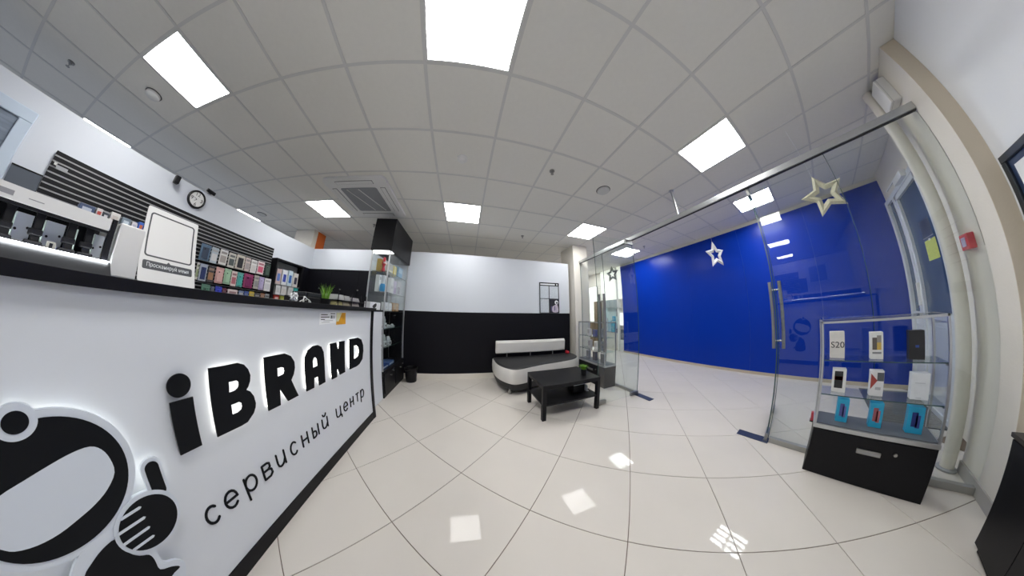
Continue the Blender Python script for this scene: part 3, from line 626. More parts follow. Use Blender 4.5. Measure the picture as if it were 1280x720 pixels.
for (x, y) in ((.68, 2.775), (.66, 3.38), (2.0, 3.08), (2.0, 3.38), (1.3, 2.98)):
    lg = MB().tube((x, y, .03), (x, y, .09), .014, 12).build('leg', STEEL, sofa, smooth=True)
    MB().lathe([(0, -.012), (.026, -.010), (.03, 0), (.026, .010), (0, .012)], (x, y, .03), 14, 'y').build('caster', STEEL, lg, smooth=True)
t = thing('red_bundle', 'small rounded red object lying on the sofa end beside the column', 'bundle', (2.1, 3.38, .44))
MB().lathe([(0, 0), (.035, .005), (.045, .03), (.03, .055), (0, .06)], (2.08, 3.36, .443), 14).build('bundle_body', RED, t, smooth=True)
MB().lathe([(0, 0), (.018, .004), (.02, .02), (0, .034)], (2.045, 3.345, .49), 12).build('bundle_knot', RED, t, smooth=True)

# ---- coffee table
tb = thing('coffee_table', 'low black rectangular coffee table with lower shelf in front of the sofa', 'table', (1.3, 2.18, 0))
tx0, tx1, ty0, ty1 = .865, 1.700, 1.895, 2.455
box('table_top', BLACK, (tx0, tx1, ty0, ty1, .40, .45), tb, bevel=.003)
for x in (tx0, tx1-.05):
    for y in (ty0, ty1-.05): box('leg', BLACK, (x, x+.05, y, y+.05, 0, .40), tb, bevel=.002)
box('lower_shelf', BLACK, (tx0+.01, tx1-.01, ty0+.01, ty1-.01, .185, .205), tb)
t = thing('storage_box', 'small black box with a pale rim on the lower shelf of the coffee table', 'box', (1.5, 2.2, .205))
box('box_body', BLACKP, (1.40, 1.58, 2.08, 2.24, .205, .31), t, bevel=.004)
box('rim', PAPER, (1.398, 1.582, 2.078, 2.242, .31, .318), t)
t = thing('paper_card', 'white card standing beside the black box under the coffee table top', 'card', (1.66, 2.1, .205))
box('card', PAPER, (1.612, 1.620, 2.06, 2.15, .205, .29), t); box('card_foot', PAPER, (1.60, 1.64, 2.06, 2.15, .205, .209), t)
def grass_pot(name, label, c, r, ph, gh, spread, n, potm, flare=1.15):
    x, y, z = c; t = thing(name, label, 'plant', c)
    MB().lathe([(0, .001), (r, .001), (r*flare, ph), (r*flare*.9, ph), (r*flare*.88, ph-.012), (0, ph-.012)], c, 20).build('pot', potm, t, smooth=True)
    rg = random.Random(hash(label) % 1000 if False else n); mb = MB()
    for i in range(n):
        a = rg.uniform(0, 6.283); rr = r*math.sqrt(rg.random())*.9; tilt = rg.uniform(.1, 1)*spread; h = gh*rg.uniform(.65, 1.05); w = rg.uniform(.0020, .0038)
        bx_, by_ = x+rr*math.cos(a), y+rr*math.sin(a); pr = []
        for k in range(4):
            s = k/3; q = Vector((bx_+math.cos(a)*tilt*h*s**1.7, by_+math.sin(a)*tilt*h*s**1.7, z+ph-.012+h*s*(1-.25*tilt*s))); ww = w*(1-s*.85)
            sd = Vector((-math.sin(a), math.cos(a), 0))*ww; pr += [q-sd, q+sd]
        mb.add(pr, [(0, 1, 3, 2), (2, 3, 5, 4), (4, 5, 7, 6)])
    mb.build('grass_blades', GREEN, t)['kind'] = 'stuff'
grass_pot('potted_grass', 'small round green grass plant in a black pot on the coffee table', (1.54, 2.06, .45), .036, .085, .075, .9, 260, BLACKP)
grass_pot('potted_grass', 'tall tuft of green grass in a black pot on the counter', (-1.20, 1.455, CT), .038, .045, .14, .5, 64, BLACKP)

# ---- low glass showcases on black bases
def showcase(label, xf, xb, y0, y1, lab_group):
    t = thing('glass_showcase', label, 'showcase', ((xf+xb)/2, (y0+y1)/2, 0), lab_group)
    b = box('base', BLACK, (xf+.008, xb, y0, y1, 0, .365), t)
    d = box('drawer_front', BLACK, (xf, xf+.010, y0+.004, y1-.004, .012, .355), t, bevel=.002)
    yc = (y0+y1)/2
    hl = box('pull_handle', STEEL, (xf-.012, xf+.002, yc-.075, yc+.075, .245, .280), d, bevel=.004)
    box('handle_groove', GPLAS, (xf-.0135, xf-.011, yc-.065, yc+.065, .257, .262), hl)
    MB().lathe([(0, -.012), (.011, -.012), (.012, 0)], (xf, yc-.155, .285), 14, 'x').build('lock', STEEL, d, smooth=True)
    box('aluminium_trim', ALU, (xf-.004, xb+.002, y0-.004, y1+.004, .365, .395), t, bevel=.002)
    box('deck', mat('grey_deck_laminate', (.12, .13, .15), .5, var=.1), (xf+.01, xb-.01, y0+.01, y1-.01, .395, .402), t)
    for x in (xf, xb-.014):
        for y in (y0, y1-.014): box('post', ALU, (x, x+.014, y, y+.014, .395, 1.135), t)
    for x in (xf, xb-.014): box('top_bar', ALU, (x, x+.014, y0, y1, 1.121, 1.135), t)
    for y in (y0, y1-.014): box('top_bar', ALU, (xf, xb, y, y+.014, 1.121, 1.135), t)
    box('top_glass', GLASS2, (xf+.01, xb-.01, y0+.01, y1-.01, 1.130, 1.135), t)
    for z in (.612, .858):
        s = box('shelf', GLASS2, (xf+.016, xb-.016, y0+.004, y1-.004, z, z+.006), t); box('shelf_edge', GEDGE, (xf+.014, xf+.0162, y0+.004, y1-.004, z, z+.006), s)
        for y in (y0+.002, y1-.016): box('shelf_clip', STEEL, (xf+.03, xf+.05, y, y+.014, z-.014, z), s)
    for y in (y0+.004, y1-.008): box('side_glass', GLASS2, (xf+.014, xb-.014, y, y+.004, .40, 1.125), t)
    return t
showcase('low glass showcase of phone cartons on a black base beside the exit side wall', 2.235, 2.492, -.875, -.118, 'low glass showcases')
showcase('low glass showcase on a black base beside the cream column and sofa', 2.225, 2.492, 2.395, 3.150, 'low glass showcases')
gs = 'phone cartons in the showcase by the exit'
X0, X1 = 2.33, 2.385; z1, z2, z3 = .864, .618, .402
def phone(y0, y1, z, h, c, label, side='-x', extra=None):
    t = thing('phone_box', label, 'phone box', (X0, (y0+y1)/2, z), gs)
    box('carton_body', colmat(c), (X0, X1, y0, y1, z, z+h), t, bevel=.002)
    for nm, fc, u0, u1, w0, w1 in (extra or []):
        box(nm, colmat(fc), (X0-.0012, X0+.0005, y1-(y1-y0)*u1, y1-(y1-y0)*u0, z+h*w0, z+h*w1), t)
    return t
t = phone(-.278, -.180, z1, .19, (.76, .74, .70), 'white phone box marked S20 on the top shelf')
text('lettering', 'S20', frame((X0-.0002, -.182, 0), '-x'), .05, INK, t, depth=.0012, fit=(.004, .094, z1+.075, z1+.118))
t = phone(-.523, -.444, z1, .178, (.78, .78, .77), 'white phone box with colourful phone picture in the middle of the top shelf', extra=[('picture', (.12, .10, .09), .14, .5, .35, .80), ('picture', (.62, .42, .10), .5, .84, .35, .62), ('picture', (.30, .28, .26), .5, .84, .62, .88), ('caption', (.25, .25, .26), .14, .84, .20, .27)])
t = phone(-.765, -.675, z1, .178, K_, 'black phone box on the top shelf of the showcase', extra=[('small_mark', (.02, .06, .30), .4, .62, .42, .5)])
t = phone(-.297, -.206, z2, .17, (.78, .78, .76), 'white phone box with black panel and red stripe on the middle shelf', extra=[('panel', (.02, .02, .02), .14, .76, .18, .90), ('red_stripe', (.65, .06, .05), .14, .76, .52, .68)])
t = phone(-.535, -.450, z2, .17, (.74, .74, .75), 'white phone box with dark red wedge picture in the middle of the middle shelf', extra=[('picture', (.10, .11, .12), .5, .98, .60, .93), ('caption', (.45, .45, .47), .4, .8, .25, .36)])
FX = frame((X0-.0012, -.450, z2), '-x'); shape('red_wedge', [[(.004, .045), (.045, .105), (.004, .15)]], FX, .0012, colmat((.34, .05, .04)), t)
t = phone(-.800, -.695, z2, .165, (.74, .77, .81), 'plain pale phone box on the middle shelf of the showcase', extra=[('caption', (.5, .53, .58), .2, .75, .62, .645), ('small_mark', (.5, .53, .58), .3, .6, .06, .085)])
CY = (.02, .36, .60)
for (a, b, c1, lab) in ((-.338, -.259, (.08, .09, .30), 'cyan phone box with violet phone picture on the showcase deck'), (-.556, -.474, (.35, .10, .12), 'cyan phone box with reddish phone picture on the showcase deck'), (-.795, -.700, (.015, .03, .18), 'cyan phone box with dark blue phone picture on the showcase deck')):
    phone(a, b, z3, .17, CY, lab, extra=[('picture', c1, .25, .62, .26, .80), ('picture', tuple(min(1, q*1.3+.02) for q in c1), .5, .78, .22, .7)])
for i, (y, z, h, c, lab) in enumerate([(3.00, .402, .16, (.30, .31, .34), 'grey phone box on the deck of the showcase by the column, nearest the wall'), (2.80, .402, .16, (.14, .14, .16), 'charcoal phone box on the deck of the showcase by the column'), (2.58, .402, .16, (.18, .18, .20), 'dark grey phone box on the deck of the showcase nearest the open door'), (2.95, .618, .16, (.50, .50, .52), 'light grey phone box on the middle shelf of the showcase by the column'), (2.76, .618, .15, (.80, .80, .80), 'bright white slim phone box on the middle shelf by the column'), (2.56, .618, .17, (.30, .32, .36), 'slate phone box on the middle shelf nearest the open door'), (2.97, .864, .13, (.62, .62, .64), 'pale phone box on the top shelf by the column'), (2.80, .864, .12, (.10, .12, .30), 'blue and white phone box on the top shelf by the column'), (2.56, .864, .15, (.34, .35, .40), 'bluish grey phone box on the top shelf nearest the open door')]):
    pack('phone_box', lab, 'phone box', (2.33, 2.385, y-.04, y+.04, z, z+h), c, (.15, .85, .3, .85), tuple(min(1, q*.6+.05) for q in c), 'phone cartons in the showcase by the column', '-x')

# ---- notice board on the back wall
YF = YB-.006
nb = thing('notice_board', 'black framed notice board with four sheet pockets on the back wall', 'notice board', (1.76, YF, 1.31))
bx0, bx1, bz0, bz1 = 1.525, 2.002, 1.306, 1.985
box('backing', mat('pale_board', (.62, .68, .74), .5), (bx0, bx1, YF-.006, YB, bz0, bz1), nb)
fr = BLACKP
for b in ((bx0, bx0+.018, bz0, bz1), (bx1-.014, bx1, bz0, bz1), (bx0, bx1, bz1-.075, bz1-.065), (bx0, bx1, bz1-.014, bz1), (1.752, 1.762, bz0, bz1-.07), (bx0, bx1, 1.618, 1.628), (bx0, bx1, bz0, bz0+.008)):
    box('frame_bar', fr, (b[0], b[1], YF-.014, YF-.004, b[2], b[3]), nb)
hdr = box('header', BLACKP, (bx0, bx1, YF-.011, YF-.005, bz1-.07, bz1-.004), nb)
box('title_strip', PAPER, (bx0+.022, bx1-.10, YF-.0125, YF-.0105, bz1-.055, bz1-.025), hdr)
MB().lathe([(0, -.002), (.018, -.002), (.018, 0)], (bx1-.045, YF-.011, bz1-.04), 14, 'y').build('logo_disc', PAPER, hdr)
SHEET = flat_print('printed_sheet', (.66, .71, .76), (.42, .46, .52), 60, 26, .36)
for (a, b, c, d) in ((bx0+.03, 1.745, 1.64, 1.90), (1.770, bx1-.02, 1.64, 1.90), (bx0+.03, 1.745, 1.32, 1.61)): box('sheet', SHEET, (a, b, YF-.009, YF-.0055, c, d), nb)
pc = box('poster', mat('black_poster', (.02, .02, .03), .4), (1.764, bx1-.014, YF-.009, YF-.0055, 1.314, 1.616), nb)
FP = frame((0, YF-.009, 0), '-y')
shape('picture_shape', [smooth_loop([(1.84, 1.33), (1.97, 1.33), (1.975, 1.43), (1.94, 1.50), (1.87, 1.47), (1.83, 1.44)], 3)], FP, .001, mat('pale_violet_print', (.52, .46, .56), .5, var=.4, scale=20), pc)
shape('picture_shape', [circ(1.935, 1.545, .045, 24), circ(1.945, 1.535, .022, 16)[::-1]], FP, .0012, PAPER, pc)
for x in (1.80, 1.88): box('picture_shape', mat('dark_violet_print', (.10, .08, .22), .5), (x, x+.02, YF-.0105, YF-.0095, 1.36, 1.46), pc)

# ---- black built-in cupboards behind the counter, at the back wall
kc = thing('wall_cupboard', 'tall black cupboard with three plain doors behind the counter', 'cupboard', (-2.5, 3.5, 0))
box('carcass', BLACKW, (-3.44, -1.56, 3.535, YB, 0, 2.03), kc); box('return_panel', BLACKW, (XL, XL+.02, 3.245, 3.534, 0, 2.03), kc)
for a, b, kx in ((-3.43, -2.83, -3.079), (-2.825, -2.20, -2.567), (-2.195, -1.57, -2.169)):
    d = box('cupboard_door', BLACKW, (a, b, 3.515, 3.536, .05, 2.02), kc, bevel=.002)
    MB().lathe([(0, -.032), (.013, -.030), (.015, -.022), (.007, -.012), (.007, 0)], (kx, 3.515, 1.63), 14, 'y').build('knob', STEEL, d, smooth=True)

# ---- slatwall on the left wall
sw = thing('slatwall', 'black slatwall panel with pale grooves on the left wall', 'slatwall', (XL, 1.3, 1.3))
sy0, sy1, sz0, sz1 = .010, 2.585, 1.15, 2.150
box('backing', mat('pale_groove_aluminium', (.36, .36, .37), .45, var=.05), (XL, XL+.027, sy0, sy1, sz0, sz1), sw)
pitch = .0432; k = 0; z = sz1
while z-.026 > sz0:
    box('slat', BLACK, (XL+.024, XL+.030, sy0, sy1, z-.031, z), sw); z -= pitch
t = thing('price_rail_clip', 'pale price clip hooked on the slatwall near its end', 'clip', (XL+.03, .06, 2.03)); box('clip', GPLAS, (XL+.029, XL+.036, .05, .13, 2.02, 2.05), t); box('hook', STEEL, (XL+.029, XL+.05, .03, .05, 2.04, 2.06), t)
box_ = thing('grey_wall_panel', 'plain dark grey board on the wall beside the slatwall', 'panel', (XL, -.1, 1.6))
box('board', mat('slate_board', (.085, .10, .125), .5, var=.05), (XL, XL+.016, -.188, .008, 1.55, 1.935), box_); box('board_edge', BLACK, (XL, XL+.018, -.188, .008, 1.930, 1.940), box_)
# framed picture
t = thing('framed_picture', 'pale blue framed picture with grey streaks on the left wall', 'picture', (XL, -.5, 1.9))
PB = mat('pale_blue_frame', (.55, .64, .75), .45, var=.04)
fy0, fy1, fz0, fz1 = -.82, -.200, 1.72, 2.315
for b in ((fy0, fy1, fz1-.085, fz1), (fy0, fy1, fz0, fz0+.085), (fy0, fy0+.085, fz0+.085, fz1-.085), (fy1-.085, fy1, fz0+.085, fz1-.085)): box('frame_side', PB, (XL, XL+.03, *b), t, bevel=.006)
pm = mat('streaked_print', (.20, .24, .30), .5, var=.75, scale=5); pm.node_tree.nodes['Noise Texture'].inputs['Scale'].default_value = 3
mp = pm.node_tree.nodes.new('ShaderNodeMapping'); mp.inputs['Scale'].default_value = (1, 1.2, 14); mp.inputs['Rotation'].default_value = (.35, 0, 0)
tcn = [n for n in pm.node_tree.nodes if n.type == 'TEX_COORD'][0]; pm.node_tree.links.new(tcn.outputs['Object'], mp.inputs['Vector']); pm.node_tree.links.new(mp.outputs['Vector'], pm.node_tree.nodes['Noise Texture'].inputs['Vector'])
box('print', pm, (XL+.004, XL+.012, fy0+.08, fy1-.08, fz0+.08, fz1-.08), t)
# clock, little speaker
ccx, cyy, czz = XL, 1.245, 2.335
t = thing('wall_clock', 'round white wall clock with black rim on the left wall', 'clock', (XL, cyy, czz))
MB().lathe([(0, .020), (.088, .020)], (XL, cyy, czz), 36, 'x').build('dial', WPLAS, t)
MB().lathe([(.088, 0), (.108, 0), (.106, .03), (.097, .035), (.086, .026), (.086, .018)], (XL, cyy, czz), 36, 'x').build('rim', BLACKP, t, smooth=True)
for s, a in (('12', 0), ('3', 90), ('6', 180), ('9', 270)):
    u, v = cyy+.060*math.sin(R_(a)), czz+.060*math.cos(R_(a)); w = .024 if len(s) > 1 else .013
    text('numeral', s, frame((XL+.020, 0, 0), '+x'), .04, BLACKP, t, depth=.001, fit=(u-w, u+w, v-.020, v+.020))
for L, a, w in ((.045, 225, .004), (.062, 290, .003)):
    d = (math.sin(R_(a)), math.cos(R_(a))); MB().prism([(XL+.022, cyy+d[1]*w, czz-d[0]*w), (XL+.022, cyy-d[1]*w, czz+d[0]*w), (XL+.022, cyy+d[0]*L, czz+d[1]*L)], [(XL+.024, cyy+d[1]*w, czz-d[0]*w), (XL+.024, cyy-d[1]*w, czz+d[0]*w), (XL+.024, cyy+d[0]*L, czz+d[1]*L)]).build('hand', BLACKP, t)
t = thing('wall_speaker', 'small black speaker mounted on the left wall beside the clock', 'speaker', (XL, .955, 2.36))
box('cabinet', BLACKP, (XL+.03, XL+.09, .922, .978, 2.37, 2.455), t, bevel=.008); box('bracket', BLACKP, (XL, XL+.04, .94, .96, 2.39, 2.42), t)
t = thing('ceiling_camera', 'small black camera on top of the low left partition above the clock', 'camera', (XL-.03, 1.36, WT))
MB().tube((XL+.03, 1.31, WT+.03), (XL+.03, 1.42, WT+.02), .022, 14).build('camera_body', BLACKP, t, smooth=True); box('mount', BLACKP, (XL-.05, XL+.03, 1.35, 1.38, WT, WT+.02), t)

# ================================================================== GOODS BEHIND THE COUNTER
def hang(row, items, z0, z1, vmid, group, where):
    """packaged phone cases hanging on the slatwall; pixel spans give their places along the wall"""
    for (ul, ur, c, ic, style, desc) in items:
        um = (ul+ur)/2; v = vmid[0]+(um-240)/(950-240)*(vmid[1]-vmid[0])
        ya = at(220+ul/8, 290+v/8, 'x', -3.34).y; yb = min(2.592, at(220+ur/8, 290+v/8, 'x', -3.34).y)
        dz = random.uniform(-.008, .008)
        t = thing('phone_case_pack', desc+' hanging in the '+where+' of the slatwall', 'phone case', (-3.34, (ya+yb)/2, z0), group)
        box('backing_card', colmat(c), (-3.352, -3.340, ya+.003, yb-.003, z0+dz, z1+dz), t, bevel=.002)
        w = yb-ya; h = z1-z0
        if style == 'case':
            k = box('case', colmat(ic, .35), (-3.341, -3.330, ya+w*.2, yb-w*.2, z0+dz+h*.1, z0+dz+h*.82), t, bevel=.006)
            MB().lathe([(0, .003), (w*.07, .003), (w*.07, 0)], (-3.330, ya+w*.38, z0+dz+h*.70), 10, 'x').build('camera_hole', BLACKP, k)
        elif style == 'print':
            box('print', colmat(ic), (-3.341, -3.3385, ya+w*.15, yb-w*.15, z0+dz+h*.15, z0+dz+h*.6), t)
            box('header', colmat(tuple(min(1, q*.5+.1) for q in ic)), (-3.341, -3.3385, ya+w*.15, yb-w*.15, z0+dz+h*.72, z0+dz+h*.86), t)
        MB().tube((XL+.03, (ya+yb)/2, z1+dz-.008), (-3.325, (ya+yb)/2, z1+dz-.008), .0025, 6).build('hook', STEEL, t)
gr = 'phone cases hanging on the slatwall'
hang(1, [(235, 345, (.10, .17, .26), (.03, .05, .09), 'case', 'wide navy phone case pouch'), (347, 422, (.45, .52, .58), (.66, .66, .66), 'print', 'grey and white phone case pack'), (432, 516, (.70, .69, .67), (.40, .36, .34), 'print', 'white card phone case pack'), (524, 597, (.62, .60, .55), (.10, .12, .12), 'print', 'cream patterned phone case pack'), (600, 690, (.62, .58, .50), (.03, .03, .035), 'case', 'black phone case on a cream card'), (692, 746, (.62, .52, .50), (.40, .36, .36), 'print', 'pinkish grey phone case pack'), (750, 812, (.74, .73, .72), (.62, .60, .58), 'print', 'plain white phone case pack'), (815, 886, (.72, .62, .62), (.62, .12, .20), 'print', 'red and pink printed phone case pack'), (890, 948, (.04, .06, .05), (.08, .12, .10), 'case', 'dark green phone case pack')], 1.675, 1.868, (200, 365), gr, 'upper row')
hang(2, [(198, 226, (.66, .64, .58), (.3, .36, .2), 'print', 'narrow cream phone case pack'), (228, 312, (.40, .44, .52), (.015, .03, .12), 'case', 'navy blue phone case'), (314, 386, (.05, .045, .05), (.34, .18, .10), 'print', 'black phone case pack with brown picture'), (392, 476, (.62, .36, .34), (.68, .42, .40), 'case', 'salmon pink phone case'), (478, 550, (.34, .52, .36), (.38, .58, .40), 'case', 'pale green phone case'), (552, 610, (.70, .58, .55), (.45, .15, .18), 'print', 'floral phone case pack'), (612, 672, (.12, .36, .34), (.08, .42, .38), 'case', 'teal phone case'), (676, 772, (.30, .05, .14), (.22, .03, .12), 'case', 'maroon phone case'), (780, 830, (.50, .47, .42), (.3, .3, .3), 'print', 'taupe phone case pack'), (832, 882, (.44, .38, .60), (.50, .44, .66), 'case', 'lilac phone case'), (884, 962, (.76, .75, .76), (.66, .66, .68), 'print', 'wide white phone case pack')], 1.440, 1.640, (400, 510), gr, 'middle row')
hang(3, [(245, 336, (.10, .22, .16), (.06, .16, .11), 'case', 'bottle green phone case'), (338, 380, (.10, .12, .18), (.04, .05, .08), 'print', 'dark slate phone case pack'), (386, 456, (.04, .06, .45), (.03, .05, .55), 'case', 'bright blue phone case'), (458, 502, (.16, .03, .06), (.10, .02, .04), 'print', 'dark wine phone case pack'), (512, 612, (.70, .60, .60), (.45, .22, .24), 'print', 'wide white and rose phone case pack'), (622, 672, (.20, .26, .42), (.66, .68, .72), 'print', 'navy and white phone case pack'), (676, 722, (.05, .10, .34), (.10, .16, .40), 'print', 'royal blue phone case pack'), (728, 778, (.60, .45, .06), (.66, .52, .12), 'print', 'yellow phone case pack'), (782, 836, (.08, .08, .09), (.36, .36, .38), 'print', 'charcoal phone case pack'), (842, 882, (.40, .20, .12), (.5, .3, .2), 'print', 'rust brown phone case pack'), (888, 950, (.36, .38, .40), (.05, .05, .06), 'print', 'silver and black phone case pack')], 1.205, 1.395, (600, 680), gr, 'lower row')

# black shelf unit at the end of the slatwall
su = thing('accessory_shelf', 'black open shelf unit of packaged accessories at the end of the slatwall', 'shelf', (-3.38, 2.92, 0))
ux0, ux1, uy0, uy1, uz1 = XL, -3.30, 2.60, 3.24, 2.00
box('side_board', BLACK, (ux0, ux1, uy0, uy0+.03, 0, uz1), su); box('side_board', BLACK, (ux0, ux1, uy1-.03, uy1, 0, uz1), su)
box('top_board', BLACK, (ux0, ux1, uy0+.03, uy1-.03, uz1-.03, uz1), su); box('back_board', mat('grey_back_board', (.30, .31, .31), .6), (ux0, ux0+.01, uy0+.03, uy1-.03, .8, uz1-.03), su)
for z in (1.02, 1.29, 1.415, 1.585): box('shelf_board', GPLAS if z > 1.3 else BLACK, (ux0+.01, ux1-.02, uy0+.03, uy1-.03, z-.008, z), su)
ga = 'accessories on the black shelf unit'
for (ul, ur, v0, v1, c, fc, lab) in [
  (1008, 1062, 335, 455, (.62, .48, .46), (.12, .20, .50), 'white red and blue accessory pack on the upper tier of the shelf unit'), (1066, 1122, 345, 470, (.78, .79, .82), (.05, .08, .40), 'white pack with a dark blue phone on the upper tier of the shelf unit'),
  (1126, 1174, 355, 480, (.60, .72, .80), (.05, .15, .45), 'pale blue pack with blue window on the upper tier of the shelf unit'), (1178, 1228, 385, 490, (.74, .72, .68), (.05, .05, .08), 'white pack with a dark lens on the upper tier of the shelf unit'),
  (1000, 1052, 500, 560, (.74, .74, .74), (.6, .6, .6), 'low white box at the near end of the middle tier of the shelf unit'), (1056, 1112, 510, 570, (.72, .71, .70), (.62, .6, .58), 'low white box in the middle of the middle tier of the shelf unit'), (1124, 1178, 525, 585, (.70, .70, .69), (.6, .6, .6), 'low white box beside the teal pack on the shelf unit'), (1182, 1234, 515, 620, (.05, .42, .40), (.1, .5, .46), 'teal pack on the middle tier of the shelf unit'),
  (978, 1034, 615, 670, (.52, .06, .05), (.66, .5, .48), 'red pack on the lower tier of the shelf unit'), (1040, 1092, 625, 685, (.32, .34, .06), (.42, .44, .1), 'olive pack on the lower tier of the shelf unit'), (1098, 1180, 635, 690, (.55, .56, .57), (.4, .4, .4), 'pale grey pack on the lower tier of the shelf unit')]:
    vm = (v0+v1)/2; p, q = at(220+ul/8, 290+vm/8, 'x', -3.33), at(220+ur/8, 290+vm/8, 'x', -3.33); p.z = at(220+ul/8, 290+v0/8, 'x', -3.33).z
    base = 1.585 if v0 < 400 else (1.415 if v0 < 600 else 1.29)
    top = max(base+.06, base+(p.z-base)*.86)
    if base == 1.415: top = min(top, 1.572)
    if base == 1.29: top = min(top, 1.402)
    pack('accessory_pack', lab, 'accessory', (-3.38, -3.33, max(p.y, uy0+.035)+.006, min(q.y, uy1-.035)-.006, base, min(top, uz1-.035)), c, (.2, .8, .2, .7), fc, ga)

# ================================================================== THINGS ON THE COUNTER
dc = thing('counter_display', 'long white and black lit display stand on the counter', 'display stand', (-1.3, -.3, CT))
dy0, dy1 = -1.15, .215
# sloping glossy plinth, LED strip, header board, back
MB().prism([(-1.100, dy0, CT), (-1.48, dy0, CT), (-1.48, dy0, 1.343), (-1.150, dy0, 1.343)], [(-1.100, dy1, CT), (-1.48, dy1, CT), (-1.48, dy1, 1.343), (-1.150, dy1, 1.343)]).build('plinth', mat('glossy_grey_plinth', (.012, .013, .016), .35, var=.05, spec=.35), dc)
box('led_strip', LEDSTRIP, (-1.150, -1.143, dy0, dy1-.005, 1.3425, 1.3455), dc)
box('header', WPLAS, (-1.175, -1.150, dy0, dy1-.02, 1.431, 1.460), dc, bevel=.002)
box('header_shade_strip', BLACKP, (-1.166, -1.152, dy0, dy1-.02, 1.424, 1.4312), dc)  # black strip added to shade the header's glowing underside
box('top_board', WPLAS, (-1.48, -1.150, dy0, dy1-.02, 1.458, 1.466), dc)
box('back_board', BLACKP, (-1.48, -1.47, dy0, dy1, 1.343, 1.46), dc)
box('inner_floor', GPLAS, (-1.47, -1.150, dy0, dy1-.01, 1.343, 1.3445), dc)
box('end_panel', WPLAS, (-1.48, -1.145, dy1, .292, CT, 1.466), dc, bevel=.004)
box('end_upright', BLACKP, (-1.168, -1.150, .190, .206, 1.345, 1.468), dc)
for (a, b) in ((-.070, -.035), (-.005, .028)):
    box('header_print', mat('grey_ink', (.3, .3, .32), .7), (-1.1502, -1.1492, a, b, 1.441 if a < -.05 else 1.4455, 1.4525 if a < -.05 else 1.4475), dc)
gd = 'phone stands in the counter display'
for i, (y, lab) in enumerate([(-.105, 'black phone stand at the start of the row in the counter display'), (-.030, 'black phone stand beside the wide white card in the counter display'), (.033, 'black phone stand in the middle of the counter display row'), (.108, 'black phone stand next to the pair of bars in the counter display'), (.152, 'black phone stand nearest the white end panel of the display')]):
    x = -1.20; t = thing('phone_stand', lab, 'phone stand', (x, y, 1.3445), gd); z = 1.3445
    box('foot', BLACKP, (x-.03, x+.03, y-.022, y+.018, z, z+.012), t, bevel=.003); box('bracket', BLACKP, (x-.012, x+.018, y-.018, y+.0135, z+.026, z+.042), t, bevel=.003)
    MB().prism([(x-.002, y-.010, z+.010), (x+.014, y-.010, z+.010), (x+.004, y-.010, z+.078), (x-.010, y-.010, z+.078)], [(x-.002, y+.010, z+.010), (x+.014, y+.010, z+.010), (x+.004, y+.010, z+.078), (x-.010, y+.010, z+.078)]).build('phone', BLACKP, t, bevel=.002)
    MB().lathe([(0, -.006), (.010, -.005), (.012, 0), (.010, .005), (0, .006)], (x, y, z+.080), 12, 'x').build('clamp', BLACKP, t, smooth=True)
    box('side_strip', mat('pale_green_strip', (.45, .55, .50), .4), (x+.000, x+.014, y+.0105, y+.0140, z+.014, z+.070), t)
for i, (y, w, lab) in enumerate([(.001, .040, 'white price card with two dots between the first pair of phone stands'), (.073, .046, 'white price card with two dots in the middle of the display'), (.186, .030, 'bluish price card beside the end of the display row')]):
    x = -1.252; t = thing('price_card', lab, 'price card', (x, y, 1.3445), 'price cards in the counter display')
    box('card', mat('bluish_card', (.74, .78, .86), .5, var=.04), (x, x+.003, y-w/2, y+w/2, 1.352, 1.422), t); box('card_base', WPLAS, (x-.012, x+.014, y-w/2, y+w/2, 1.3445, 1.354), t)
    for s in (-1, 1): MB().lathe([(0, .0035), (.0035, .0035), (.0035, .002)], (x, y+s*w*.32, 1.384+.004*s), 10, 'x').build('dot', BLACKP, t)
t = thing('tag_holder', 'small white tag with a black slot on the display floor', 'price tag', (-1.17, .045, 1.3445)); box('tag', mat('ivory_tag', (.5, .48, .42), .6), (-1.198, -1.192, .060, .082, 1.3445, 1.366), t); box('slot', BLACKP, (-1.1922, -1.1914, .067, .075, 1.350, 1.362), t)
# little boxes lying on top of the display
gt = 'small packs on top of the counter display'
for (y0, y1, h, c, fc, lab) in [(.100, .140, .028, (.06, .09, .18), (.5, .55, .65), 'navy and white small pack on top of the display'), (.143, .160, .030, (.65, .62, .62), (.5, .08, .06), 'white small pack with red mark on top of the display'), (.162, .178, .024, (.05, .06, .08), (.7, .7, .7), 'black small pack on top of the display'), (.181, .208, .034, (.74, .72, .68), (.6, .55, .5), 'cream small pack on top of the display'), (.214, .240, .030, (.22, .28, .34), (.6, .68, .75), 'slate blue small pack on top of the display end panel'), (.244, .262, .026, (.70, .68, .72), (.5, .5, .6), 'pale lilac small pack on the display end panel'), (.264, .280, .034, (.05, .16, .60), (.6, .16, .06), 'bright blue and orange small pack on the display end panel'), (.292, .312, .020, (.66, .58, .58), (.5, .4, .4), 'pinkish small pack behind the tilted white stand')]:
    if y0 < .292: pack('small_pack', lab, 'pack', (-1.27, -1.22, y0*1.06, y1*1.06-.001, 1.466, 1.466+h), c, (.2, .8, .2, .7), fc, gt)
